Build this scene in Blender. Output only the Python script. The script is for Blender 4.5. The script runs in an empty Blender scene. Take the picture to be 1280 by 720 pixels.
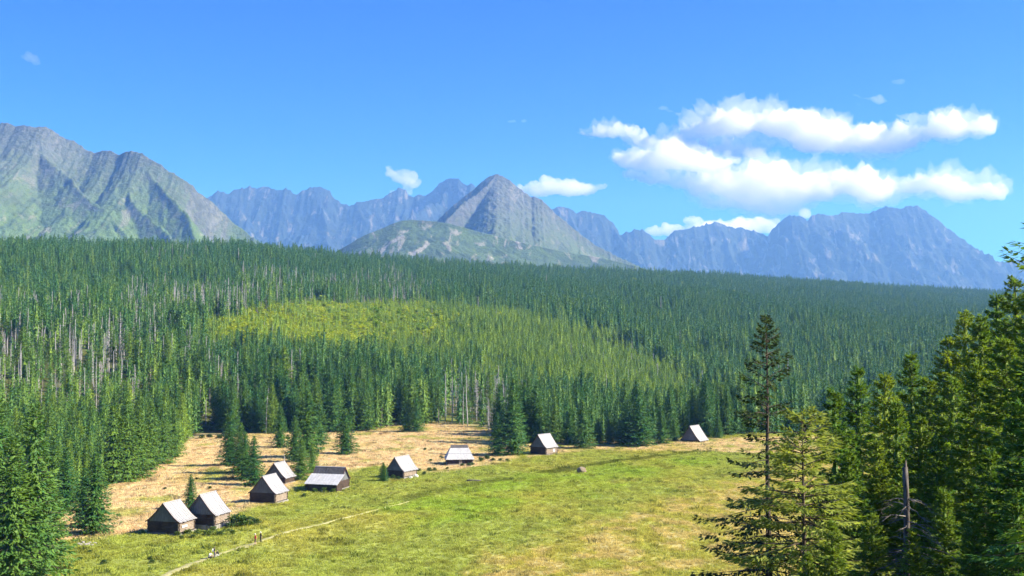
import bpy, bmesh, math, random
import numpy as np
from mathutils import Vector, Matrix

random.seed(7)
RNG = np.random.default_rng(11)
scene = bpy.context.scene
COL = scene.collection

# ------------------------------------------------------------------ camera
IMG_W, IMG_H, F = 1280.0, 720.0, 1372.0
HC = 31.6                                   # eye height above the meadow
HORIZON = 428.0                             # row of the horizon in the photograph
PITCH = math.atan((HORIZON - 360.0) / F)
cam_d = bpy.data.cameras.new('camera')
cam = bpy.data.objects.new('camera', cam_d)
COL.objects.link(cam)
cam.location = (0, 0, HC)
cam.rotation_euler = (math.pi / 2 + PITCH, 0, 0)
cam_d.sensor_width = 36.0
cam_d.lens = 36.0 * F / IMG_W
cam_d.clip_start = 0.5
cam_d.clip_end = 60000.0
scene.camera = cam

# ------------------------------------------------------------------ world, sun, exposure
SUN_EL = math.radians(36.5)
SUN_AZ = math.radians(99)                   # clockwise from the view direction (+Y)
world = bpy.data.worlds.new('World')
scene.world = world
world.use_nodes = True
wn = world.node_tree
wn.nodes.clear()
w_out = wn.nodes.new('ShaderNodeOutputWorld')
w_bg = wn.nodes.new('ShaderNodeBackground')
w_sky = wn.nodes.new('ShaderNodeTexSky')
w_sky.sky_type = 'NISHITA'
w_sky.sun_disc = False
w_sky.sun_elevation = SUN_EL
w_sky.sun_rotation = SUN_AZ
w_sky.altitude = 1200
w_sky.air_density = 1.0
w_sky.dust_density = 0.2
w_sky.ozone_density = 2.0
w_hs = wn.nodes.new('ShaderNodeHueSaturation')
w_hs.inputs['Saturation'].default_value = 1.3
w_tint = wn.nodes.new('ShaderNodeMix'); w_tint.data_type = 'RGBA'; w_tint.blend_type = 'MULTIPLY'
w_tint.inputs[0].default_value = 1.0
w_tint.inputs[7].default_value = (0.17, 0.56, 1.22, 1)
w_bg.inputs['Strength'].default_value = 0.066
wn.links.new(w_sky.outputs[0], w_hs.inputs['Color'])
wn.links.new(w_hs.outputs[0], w_tint.inputs[6])
wn.links.new(w_tint.outputs[2], w_bg.inputs['Color'])
wn.links.new(w_bg.outputs[0], w_out.inputs['Surface'])

sun_d = bpy.data.lights.new('sun', 'SUN')
sun_d.energy = 5.0
sun_d.angle = math.radians(0.5)
sun_d.color = (1.0, 0.95, 0.86)
sun = bpy.data.objects.new('sun', sun_d)
COL.objects.link(sun)
SUN_DIR = Vector((math.sin(SUN_AZ) * math.cos(SUN_EL), math.cos(SUN_AZ) * math.cos(SUN_EL), math.sin(SUN_EL)))
sun.rotation_euler = SUN_DIR.to_track_quat('Z', 'Y').to_euler()
sun.location = SUN_DIR * 300

scene.view_settings.view_transform = 'Standard'
scene.view_settings.look = 'None'
scene.view_settings.gamma = 1.0
scene.view_settings.use_curve_mapping = False
scene.view_settings.exposure = 1.40

scene.render.engine = 'CYCLES'
cy = scene.cycles
cy.use_denoising = True
cy.denoiser = 'OPENIMAGEDENOISE'
cy.max_bounces = 14
cy.diffuse_bounces = 2
cy.glossy_bounces = 1
cy.transmission_bounces = 2
cy.transparent_max_bounces = 4
cy.volume_bounces = 12
cy.use_adaptive_sampling = True
cy.adaptive_threshold = 0.02
cy.sample_clamp_indirect = 4.0

# ------------------------------------------------------------------ small helpers
def lerp(a, b, t): return a + (b - a) * t
def sstep(a, b, x):
    t = np.clip((x - a) / (b - a), 0, 1)
    return t * t * (3 - 2 * t)

_perm = np.random.default_rng(3).random((256, 256))
_pang = _perm * 2 * math.pi
_gx, _gy = np.cos(_pang), np.sin(_pang)
def noise2(x, y):
    x = np.asarray(x, float); y = np.asarray(y, float)
    xi = np.floor(x).astype(int); yi = np.floor(y).astype(int)
    xf = x - xi; yf = y - yi
    u = xf * xf * xf * (xf * (xf * 6 - 15) + 10); v = yf * yf * yf * (yf * (yf * 6 - 15) + 10)
    def g(ix, iy, dx, dy):
        a = _gx[ix & 255, iy & 255]; b = _gy[ix & 255, iy & 255]
        return a * dx + b * dy
    n00 = g(xi, yi, xf, yf); n10 = g(xi + 1, yi, xf - 1, yf)
    n01 = g(xi, yi + 1, xf, yf - 1); n11 = g(xi + 1, yi + 1, xf - 1, yf - 1)
    return ((n00 * (1 - u) + n10 * u) * (1 - v) + (n01 * (1 - u) + n11 * u) * v) * 1.4
def fbm(x, y, o=4, gain=0.5):
    s = 0; a = 1; t = 0
    for k in range(o):
        s = s + a * noise2(x * 2 ** k + 17.3 * k, y * 2 ** k - 9.1 * k); t += a; a *= gain
    return s / t
def ridged(x, y, o=4, gain=0.5):
    s = 0; a = 1; t = 0
    for k in range(o):
        s = s + a * (1 - np.abs(noise2(x * 2 ** k + 31.7 * k, y * 2 ** k + 5.9 * k)) * 1.6); t += a; a *= gain
    return s / t

SP, CP = math.sin(PITCH), math.cos(PITCH)
def ray(px, py):
    """direction of a photograph pixel, scaled so that y = 1"""
    u = (px - 640.0) / F; v = (360.0 - py) / F
    y = CP - v * SP; z = SP + v * CP
    return u / y, z / y
def at_depth(px, py, Y):
    a, b = ray(px, py)
    return a * Y, Y, HC + b * Y
def project(x, y, z):
    x = np.asarray(x, float); y = np.asarray(y, float); dz = np.asarray(z, float) - HC
    c = np.maximum(y * CP + dz * SP, 1e-3); v = -y * SP + dz * CP
    return 640 + F * x / c, 360 - F * v / c

# ------------------------------------------------------------------ terrain
HPX = [-900, -300, 0, 300, 600, 900, 1240, 1700, 2400]
H_D0 = [300, 330, 340, 400, 440, 520, 620, 650, 650]
H_DC = [1200, 1250, 1250, 1350, 1650, 2150, 2700, 2900, 3000]
H_ZC = [122, 134, 136, 141, 141, 156, 148, 140, 140]
def G(x, y):
    x = np.asarray(x, float); y = np.asarray(y, float)
    col = 640 + F * x / np.maximum(y, 30.0)
    s = 29.9 - 0.245 * np.maximum(y, -60) + 0.30 * np.maximum(0, x - 20) * (1 - sstep(110, 230, y))
    z = 3.0 * np.logaddexp(0, s / 3.0)
    far = sstep(120, 200, y)
    z = z + far * (1.1 * fbm(x / 70, y / 70, 3) + 0.22 * fbm(x / 11, y / 11, 3))
    d0 = np.interp(col, HPX, H_D0); dc = np.interp(col, HPX, H_DC); zc = np.interp(col, HPX, H_ZC)
    t = (y - d0) / (dc - d0)
    tc = np.clip(t, 0, 1)
    up = zc * (0.90 * tc + 0.10 * tc * tc)
    up = up + sstep(0.05, 0.4, t) * (1 - sstep(0.85, 1.0, t)) * (16 * fbm(x / 330 + 4, y / 330, 3))
    down = np.maximum(35.0, zc - 0.3 * np.maximum(y - dc, 0))
    hill = np.where(t <= 1, up, down)
    hill = np.where(t > 0, hill, 0)
    z = z + hill
    z = z - 12 * sstep(680, 900, col) * sstep(370, 520, y) * (1 - sstep(700, 1000, y))
    return z
def ground_at(px, py, ymin=60.0, ymax=900.0):
    a, b = ray(px, py)
    ys = np.concatenate([np.arange(ymin, ymax, 0.5)])
    zz = HC + b * ys; gg = G(a * ys, ys)
    k = np.argmax(gg >= zz)
    Y = ys[k]
    return a * Y, Y, float(G(a * Y, Y))

# forest edge, as photograph pixels of the line where trunks meet the meadow
EDGE = [(-600, 760), (-50, 740), (30, 730), (52, 700), (66, 655), (100, 628), (135, 603), (215, 574), (236, 552), (262, 545), (400, 541),
        (450, 540), (500, 533), (560, 529), (612, 538), (640, 556), (700, 556), (760, 554), (850, 550), (900, 545), (1020, 541), (1700, 541)]
EX, EY = [e[0] for e in EDGE], [e[1] for e in EDGE]
def forest_mask(px, py): return py < np.interp(px, EX, EY)

def in_poly(px, py, poly):
    px = np.asarray(px, float); py = np.asarray(py, float)
    ins = np.zeros(px.shape, bool); n = len(poly)
    for i in range(n):
        x1, y1 = poly[i]; x2, y2 = poly[(i + 1) % n]
        if y1 == y2: continue
        c = ((y1 > py) != (y2 > py)) & (px < (x2 - x1) * (py - y1) / (y2 - y1) + x1)
        ins ^= c
    return ins
STRAW = [(56, 680), (70, 640), (150, 602), (215, 572), (240, 540), (340, 538), (420, 532), (500, 525), (620, 532), (648, 556), (640, 574),
         (575, 586), (530, 590), (470, 582), (440, 588), (400, 584), (370, 606), (330, 626), (290, 646), (180, 664), (100, 676)]
STRAW_FAR = [(640, 556), (690, 553), (860, 549), (1040, 545), (1040, 566), (930, 566), (850, 564), (740, 562), (660, 572)]
STRAW_RIGHT = [(520, 760), (640, 690), (760, 652), (880, 612), (960, 585), (1100, 570), (1100, 760)]
BRIGHT = [(470, 640), (560, 612), (680, 588), (800, 574), (900, 572), (880, 590), (760, 612), (640, 640), (520, 668)]
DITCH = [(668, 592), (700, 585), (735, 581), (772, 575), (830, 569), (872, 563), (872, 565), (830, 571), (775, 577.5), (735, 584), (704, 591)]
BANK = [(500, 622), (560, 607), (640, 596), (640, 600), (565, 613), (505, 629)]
def soft_poly(px, py, poly, x, y, soft):
    acc = 0
    for k in range(5):
        n1 = fbm(x / 9 + 7 * k, y / 14 - 3 * k, 3) * soft; n2 = fbm(x / 9 - 11 * k, y / 14 + 5 * k, 3) * soft * 0.5
        acc = acc + in_poly(px + n1 * 2.2, py + n2 * 1.6, poly)
    return acc / 5.0
def meadow_colour(x, y, z):
    px, py = project(x, y, z)
    n = fbm(x / 6, y / 9, 4); m = fbm(x / 25 + 3, y / 35, 3); q = fbm(x / 2.2, y / 3.5, 3)
    green = np.array([0.250, 0.292, 0.062]); bright = np.array([0.190, 0.320, 0.016]); olive = np.array([0.160, 0.170, 0.030])
    straw = np.array([0.540, 0.415, 0.255]); yellow = np.array([0.330, 0.300, 0.070]); dark = np.array([0.080, 0.100, 0.016]); brown = np.array([0.23, 0.16, 0.07])
    c = np.repeat(green[None], x.size, 0)
    def mix(c, col, f): return c + (col[None] - c) * np.clip(f, 0, 1)[:, None]
    c = mix(c, bright, soft_poly(px, py, BRIGHT, x, y, 26) * 0.45)
    c = mix(c, yellow, np.clip(0.16 + 1.3 * m, 0, 0.7))
    c = mix(c, olive, np.clip(1.9 * (n - 0.10), 0, 0.7))
    c = mix(c, yellow, soft_poly(px, py, STRAW_RIGHT, x, y, 30) * np.clip(0.75 + n, 0, 0.95))
    c = mix(c, straw, soft_poly(px, py, STRAW_RIGHT, x, y, 30) * np.clip(1.8 * (n + 0.05), 0, 0.32))
    s1 = soft_poly(px, py, STRAW, x, y, 11)
    c = mix(c, straw, s1 * np.clip(0.95 - 1.1 * np.maximum(0, m - 0.12), 0, 1))
    c = mix(c, brown, s1 * np.clip(2.6 * (n - 0.16), 0, 0.7))
    c = mix(c, green, s1 * np.clip(3.0 * (fbm(x / 13 + 40, y / 22, 3) - 0.13), 0, 0.75))
    c = mix(c, straw, soft_poly(px, py, STRAW_FAR, x, y, 5) * np.clip(0.6 + 1.5 * n, 0, 0.9))
    c = mix(c, brown, np.clip(3 * (fbm(x / 18 + 90, y / 26 + 9, 4) - 0.36), 0, 0.3))
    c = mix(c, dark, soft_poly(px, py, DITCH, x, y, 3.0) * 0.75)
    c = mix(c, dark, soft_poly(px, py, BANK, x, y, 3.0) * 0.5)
    c = c * (1 + 0.45 * q)[:, None]
    return np.clip(c, 0.005, 0.7), px, py

# ------------------------------------------------------------------ object helpers
def tag(o, label=None, cat=None, group=None, kind=None):
    if label: o['label'] = label
    if cat: o['category'] = cat
    if group: o['group'] = group
    if kind: o['kind'] = kind
    return o
def new_mesh(name, V, Fc, smooth=False):
    me = bpy.data.meshes.new(name)
    V = np.asarray(V, dtype=np.float64)
    if isinstance(Fc, np.ndarray):
        n, k = Fc.shape
        me.vertices.add(len(V)); me.vertices.foreach_set('co', V.astype(np.float32).ravel())
        me.loops.add(n * k); me.loops.foreach_set('vertex_index', Fc.astype(np.int32).ravel())
        me.polygons.add(n); me.polygons.foreach_set('loop_start', np.arange(0, n * k, k, dtype=np.int32))
        me.update(calc_edges=True)
    else:
        me.from_pydata([tuple(v) for v in V], [], Fc)
    if smooth: me.polygons.foreach_set('use_smooth', np.ones(len(me.polygons), bool))
    me.update()
    return me
def link(name, me, mats, parent=None, loc=None):
    o = bpy.data.objects.new(name, me)
    COL.objects.link(o)
    if me is not None and mats is not None and len(me.materials) == 0:
        for m in (mats if isinstance(mats, (list, tuple)) else [mats]): me.materials.append(m)
    if parent is not None: o.parent = parent
    if loc is not None: o.location = loc
    return o
def empty(name, loc, rz=0.0):
    o = bpy.data.objects.new(name, None)
    COL.objects.link(o)
    o.location = loc; o.rotation_euler = (0, 0, rz)
    o.empty_display_size = 0.5
    return o
def copy_tree(o, parent=None):
    c = o.copy(); COL.objects.link(c); c.parent = parent
    for ch in o.children: copy_tree(ch, c)
    return c
def grid_faces(nu, nv):
    a = np.arange(nu * nv).reshape(nu, nv)
    return np.stack([a[:-1, :-1], a[1:, :-1], a[1:, 1:], a[:-1, 1:]], -1).reshape(-1, 4)
class MB:
    """collects quads and tubes for one mesh"""
    def __init__(s): s.v = []; s.f = []; s.m = []
    def add(s, V, Fs, mi=0):
        b = len(s.v); s.v += [tuple(p) for p in V]; s.f += [tuple(i + b for i in f) for f in Fs]; s.m += [mi] * len(Fs)
    def box(s, x0, x1, y0, y1, z0, z1, mi=0):
        V = [(x, y, z) for z in (z0, z1) for y in (y0, y1) for x in (x0, x1)]
        s.add(V, [(0, 2, 3, 1), (4, 5, 7, 6), (0, 1, 5, 4), (1, 3, 7, 5), (3, 2, 6, 7), (2, 0, 4, 6)], mi)
    def tube(s, pts, rad, n=6, mi=0, cap=True):
        pts = [Vector(p) for p in pts]; V = []; Fs = []
        for i, p in enumerate(pts):
            d = (pts[min(i + 1, len(pts) - 1)] - pts[max(i - 1, 0)]).normalized()
            a = d.cross(Vector((0.31, 0.95, 0.1)) if abs(d.y) < 0.9 else Vector((1, 0, 0))).normalized(); b = d.cross(a)
            for k in range(n):
                t = 2 * math.pi * k / n
                V.append(p + (a * math.cos(t) + b * math.sin(t)) * rad[i])
        for i in range(len(pts) - 1):
            for k in range(n):
                k2 = (k + 1) % n
                Fs.append((i * n + k, i * n + k2, (i + 1) * n + k2, (i + 1) * n + k))
        if cap:
            Fs.append(tuple(range(n - 1, -1, -1))); Fs.append(tuple((len(pts) - 1) * n + k for k in range(n)))
        s.add(V, Fs, mi)
    def mesh(s, name, smooth=False):
        me = bpy.data.meshes.new(name); me.from_pydata(s.v, [], s.f)
        if any(s.m):
            me.update(); me.polygons.foreach_set('material_index', np.array(s.m, np.int32))
        if smooth: me.polygons.foreach_set('use_smooth', np.ones(len(me.polygons), bool))
        me.update(); return me

# ------------------------------------------------------------------ materials
def mat(name):
    m = bpy.data.materials.new(name); m.use_nodes = True
    nt = m.node_tree; nt.nodes.clear()
    out = nt.nodes.new('ShaderNodeOutputMaterial')
    return m, nt, out
def N(nt, t, **kw):
    n = nt.nodes.new(t)
    for k, v in kw.items():
        if k in n.inputs.keys() if hasattr(n.inputs, 'keys') else False: n.inputs[k].default_value = v
        else: setattr(n, k, v)
    return n
def mixc(nt, fac, a, b, mode='MIX'):
    n = nt.nodes.new('ShaderNodeMix'); n.data_type = 'RGBA'; n.blend_type = mode
    for sock, val in ((n.inputs[0], fac), (n.inputs[6], a), (n.inputs[7], b)):
        if isinstance(val, bpy.types.NodeSocket): nt.links.new(val, sock)
        elif isinstance(val, (int, float)): sock.default_value = val
        else: sock.default_value = (*val, 1)
    return n.outputs[2]
def noise_n(nt, scale, detail=4, rough=0.55, vec=None, dist=0.0):
    n = nt.nodes.new('ShaderNodeTexNoise'); n.inputs['Scale'].default_value = scale
    n.inputs['Detail'].default_value = detail; n.inputs['Roughness'].default_value = rough; n.inputs['Distortion'].default_value = dist
    if vec is not None: nt.links.new(vec, n.inputs['Vector'])
    return n.outputs['Fac']
def ramp(nt, val, a, b, lo=0.0, hi=1.0):
    n = nt.nodes.new('ShaderNodeMapRange'); n.interpolation_type = 'SMOOTHSTEP'
    nt.links.new(val, n.inputs[0]); n.inputs[1].default_value = a; n.inputs[2].default_value = b
    n.inputs[3].default_value = lo; n.inputs[4].default_value = hi
    return n.outputs[0]
def math_n(nt, op, a, b=0.0):
    n = nt.nodes.new('ShaderNodeMath'); n.operation = op
    for i, v in enumerate((a, b)):
        if isinstance(v, bpy.types.NodeSocket): nt.links.new(v, n.inputs[i])
        else: n.inputs[i].default_value = v
    return n.outputs[0]
def mapping(nt, coord, scale=(1, 1, 1)):
    n = nt.nodes.new('ShaderNodeMapping'); n.inputs['Scale'].default_value = scale
    nt.links.new(coord, n.inputs['Vector']); return n.outputs[0]
def principled(nt, out, col, rough=0.8, spec=0.3, bump=None, bstr=0.3, bdist=0.05):
    p = nt.nodes.new('ShaderNodeBsdfPrincipled')
    if isinstance(col, bpy.types.NodeSocket): nt.links.new(col, p.inputs['Base Color'])
    else: p.inputs['Base Color'].default_value = (*col, 1)
    p.inputs['Roughness'].default_value = rough; p.inputs['Specular IOR Level'].default_value = spec
    if bump is not None:
        b = nt.nodes.new('ShaderNodeBump'); b.inputs['Strength'].default_value = bstr; b.inputs['Distance'].default_value = bdist
        nt.links.new(bump, b.inputs['Height']); nt.links.new(b.outputs[0], p.inputs['Normal'])
    nt.links.new(p.outputs[0], out.inputs['Surface'])
    return p
def leaf_mat(name, dark, light, transl=0.3, nscale=0.6, rough=0.6):
    m, nt, out = mat(name)
    at = nt.nodes.new('ShaderNodeAttribute'); at.attribute_type = 'INSTANCER'; at.attribute_name = 'tint'
    tc = nt.nodes.new('ShaderNodeTexCoord')
    n = noise_n(nt, nscale, 3, 0.6, tc.outputs['Object'])
    f = math_n(nt, 'ADD', at.outputs['Fac'], ramp(nt, n, 0.3, 0.7, -0.15, 0.25))
    cl = nt.nodes.new('ShaderNodeClamp'); nt.links.new(f, cl.inputs[0])
    c = mixc(nt, cl.outputs[0], dark, light)
    p = nt.nodes.new('ShaderNodeBsdfPrincipled'); nt.links.new(c, p.inputs['Base Color'])
    p.inputs['Roughness'].default_value = rough; p.inputs['Specular IOR Level'].default_value = 0.25
    t = nt.nodes.new('ShaderNodeBsdfTranslucent')
    tcol = mixc(nt, 1.0, c, (1.25, 1.2, 0.7), 'MULTIPLY'); nt.links.new(tcol, t.inputs['Color'])
    mx = nt.nodes.new('ShaderNodeMixShader'); mx.inputs[0].default_value = transl
    nt.links.new(p.outputs[0], mx.inputs[1]); nt.links.new(t.outputs[0], mx.inputs[2])
    nt.links.new(mx.outputs[0], out.inputs['Surface'])
    return m
def bark_mat(name, a, b):
    m, nt, out = mat(name)
    tc = nt.nodes.new('ShaderNodeTexCoord')
    v = mapping(nt, tc.outputs['Object'], (6, 6, 1.2))
    n = noise_n(nt, 2.0, 4, 0.6, v)
    principled(nt, out, mixc(nt, ramp(nt, n, 0.3, 0.7), a, b), 0.9, 0.15, n, 0.4, 0.03)
    return m
def wood_mat(name, a, b, axis=(1, 1, 8), rough=0.75, spec=0.25, bstr=0.3):
    m, nt, out = mat(name)
    tc = nt.nodes.new('ShaderNodeTexCoord')
    v = mapping(nt, tc.outputs['Object'], axis)
    n = noise_n(nt, 1.6, 5, 0.6, v); n2 = noise_n(nt, 0.7, 3, 0.6, tc.outputs['Object'])
    f = math_n(nt, 'ADD', math_n(nt, 'MULTIPLY', n, 0.6), math_n(nt, 'MULTIPLY', n2, 0.4))
    principled(nt, out, mixc(nt, ramp(nt, f, 0.3, 0.7), a, b), rough, spec, n, bstr, 0.02)
    return m
def plain_mat(name, col, rough=0.8, spec=0.2):
    m, nt, out = mat(name)
    tc = nt.nodes.new('ShaderNodeTexCoord')
    n = noise_n(nt, 9.0, 3, 0.6, tc.outputs['Object'])
    a = tuple(c * 0.8 for c in col); b = tuple(min(1, c * 1.15) for c in col)
    principled(nt, out, mixc(nt, n, a, b), rough, spec)
    return m

M_SPRUCE = leaf_mat('spruce_needles', (0.034, 0.130, 0.034), (0.240, 0.350, 0.034), 0.22)
M_NEAR = leaf_mat('spruce_needles_near', (0.078, 0.190, 0.026), (0.350, 0.420, 0.034), 0.45, 0.9)
M_PALE = leaf_mat('pale_needles', (0.200, 0.270, 0.045), (0.360, 0.410, 0.08), 0.48, 1.2)
M_BIRCH = leaf_mat('deciduous_leaves', (0.120, 0.250, 0.022), (0.420, 0.490, 0.030), 0.42, 0.5)
M_SHRUB = leaf_mat('shrub_leaves', (0.035, 0.085, 0.018), (0.130, 0.190, 0.035), 0.35, 0.9)
M_BARK = bark_mat('spruce_bark', (0.055, 0.040, 0.030), (0.125, 0.100, 0.080))
M_DEAD = bark_mat('dead_grey_wood', (0.25, 0.24, 0.24), (0.46, 0.45, 0.445))
M_SNAG = bark_mat('weathered_snag_wood', (0.050, 0.040, 0.035), (0.18, 0.16, 0.14))
M_STRUNK = bark_mat('stand_trunk_bark', (0.16, 0.14, 0.13), (0.34, 0.31, 0.29))
M_ROOF = wood_mat('pale_weathered_roof_boards', (0.25, 0.25, 0.258), (0.335, 0.335, 0.342), (7, 1, 1), 0.6, 0.4)
M_ROOFLIT = wood_mat('sunlit_tone_roof_boards', (0.36, 0.36, 0.37), (0.52, 0.52, 0.525), (3, 1, 1), 0.5, 0.4)  # roof colour lightened to stand in for sunlight on viewer-facing slopes
M_ROOFDARK = wood_mat('dark_roof_felt', (0.045, 0.042, 0.045), (0.11, 0.105, 0.11), (3, 1, 1), 0.6, 0.4)
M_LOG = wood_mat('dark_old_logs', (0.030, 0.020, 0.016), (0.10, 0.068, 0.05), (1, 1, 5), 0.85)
M_LOGLIT = wood_mat('sunlit_tone_logs', (0.16, 0.12, 0.09), (0.34, 0.28, 0.22), (1, 1, 5), 0.85)  # lighter copy of the logs, sunlight painted into the right-hand walls
M_BOARD = wood_mat('grey_gable_boards', (0.09, 0.095, 0.105), (0.19, 0.195, 0.21), (6, 1, 1), 0.8)
M_TRIM = wood_mat('reddish_brown_trim', (0.065, 0.028, 0.022), (0.13, 0.06, 0.05), (1, 1, 4), 0.8)
M_STONE = plain_mat('pale_field_stone', (0.27, 0.255, 0.23), 0.9)
M_DOOR = wood_mat('pale_door_boards', (0.22, 0.18, 0.13), (0.36, 0.31, 0.25), (5, 1, 1), 0.8)

def ground_mat():
    m, nt, out = mat('ground_soil_and_grass')
    a = nt.nodes.new('ShaderNodeAttribute'); a.attribute_name = 'soil'; a.attribute_type = 'GEOMETRY'
    tc = nt.nodes.new('ShaderNodeTexCoord')
    n = noise_n(nt, 0.9, 6, 0.65, tc.outputs['Object']); n2 = noise_n(nt, 0.16, 4, 0.6, tc.outputs['Object'])
    f = math_n(nt, 'ADD', math_n(nt, 'MULTIPLY', n, 0.6), math_n(nt, 'MULTIPLY', n2, 0.4))
    c = mixc(nt, ramp(nt, f, 0.3, 0.7), (0.62, 0.62, 0.62), (1.25, 1.25, 1.2))
    principled(nt, out, mixc(nt, 1.0, a.outputs['Color'], c, 'MULTIPLY'), 0.95, 0.05, n, 0.6, 0.35)
    return m
M_GROUND = ground_mat()

# ------------------------------------------------------------------ ground sheet (to the foot of the mountains)
a1 = np.radians(np.concatenate([np.arange(-180, -34, 4.0), np.arange(-34, 34.01, 0.14), np.arange(38, 180.1, 4.0)]))
r1 = np.concatenate([[0.0], np.geomspace(4, 130, 60), np.linspace(131.5, 430, 200), np.geomspace(436, 8100, 170)])
AA, RR = np.meshgrid(a1, r1, indexing='ij')
gx, gy = RR * np.sin(AA), RR * np.cos(AA)
gz = G(gx, gy)
gV = np.stack([gx, gy, gz], -1).reshape(-1, 3)
mc, gpx, gpy = meadow_colour(gV[:, 0], gV[:, 1], gV[:, 2])
fm = forest_mask(gpx, gpy) | (gV[:, 1] < 100)
fl = fbm(gV[:, 0] / 12, gV[:, 1] / 12, 3)
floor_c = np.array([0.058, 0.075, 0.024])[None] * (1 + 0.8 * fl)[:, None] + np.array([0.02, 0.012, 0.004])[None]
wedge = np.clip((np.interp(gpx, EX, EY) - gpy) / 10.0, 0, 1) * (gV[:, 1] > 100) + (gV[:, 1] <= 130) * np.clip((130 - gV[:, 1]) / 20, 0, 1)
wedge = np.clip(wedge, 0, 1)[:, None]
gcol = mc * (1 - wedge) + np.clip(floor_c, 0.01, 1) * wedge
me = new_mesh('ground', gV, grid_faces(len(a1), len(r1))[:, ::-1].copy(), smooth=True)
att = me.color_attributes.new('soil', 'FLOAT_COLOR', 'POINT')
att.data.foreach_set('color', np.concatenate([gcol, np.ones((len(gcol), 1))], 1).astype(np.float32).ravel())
ground = tag(link('ground', me, M_GROUND), 'grassy meadow and forest floor rolling up to the wooded hill', kind='structure')

# ------------------------------------------------------------------ mountains
def mountain_mat(name, rock_a, rock_b, grass, grass_amt, scree_amt, zlo, zhi, seed, scree_c=(0.25, 0.24, 0.225)):
    m, nt, out = mat(name)
    tc = nt.nodes.new('ShaderNodeTexCoord'); geo = nt.nodes.new('ShaderNodeNewGeometry')
    pos = tc.outputs['Object']
    mp = nt.nodes.new('ShaderNodeMapping'); mp.inputs['Location'].default_value = (seed * 913.0, seed * 331.0, 0); nt.links.new(pos, mp.inputs[0]); pos = mp.outputs[0]
    big = noise_n(nt, 0.0022, 7, 0.62, pos); mid = noise_n(nt, 0.012, 6, 0.68, pos, 0.6); fine = noise_n(nt, 0.05, 5, 0.7, pos)
    sep = nt.nodes.new('ShaderNodeSeparateXYZ'); nt.links.new(geo.outputs['Normal'], sep.inputs[0])
    sp = nt.nodes.new('ShaderNodeSeparateXYZ'); nt.links.new(tc.outputs['Object'], sp.inputs[0])
    rock = mixc(nt, ramp(nt, mid, 0.32, 0.68), rock_a, rock_b)
    rock = mixc(nt, ramp(nt, fine, 0.35, 0.7), rock, tuple(c * 0.72 for c in rock_a))
    flat = ramp(nt, sep.outputs['Z'], 0.40, 0.68)
    low = ramp(nt, sp.outputs['Z'], zlo, zhi, 1.0, 0.12)
    g = math_n(nt, 'MULTIPLY', math_n(nt, 'MULTIPLY', flat, low), ramp(nt, math_n(nt, 'ADD', math_n(nt, 'MULTIPLY', big, 0.55), math_n(nt, 'MULTIPLY', mid, 0.45)), 0.52 - 0.22 * grass_amt, 0.64 - 0.22 * grass_amt))
    gcol2 = mixc(nt, ramp(nt, mid, 0.4, 0.65), grass, tuple(c * 0.55 for c in grass))
    c = mixc(nt, g, rock, gcol2)
    mv = mapping(nt, pos, (1, 0.35, 0.35)); st = noise_n(nt, 0.014, 6, 0.62, mv, 0.8)
    s = math_n(nt, 'MULTIPLY', ramp(nt, st, 0.60 - 0.06 * scree_amt, 0.70 - 0.06 * scree_amt), scree_amt)
    c = mixc(nt, s, c, scree_c)
    principled(nt, out, c, 0.95, 0.1, fine, 1.0, 14.0)
    return m

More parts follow.
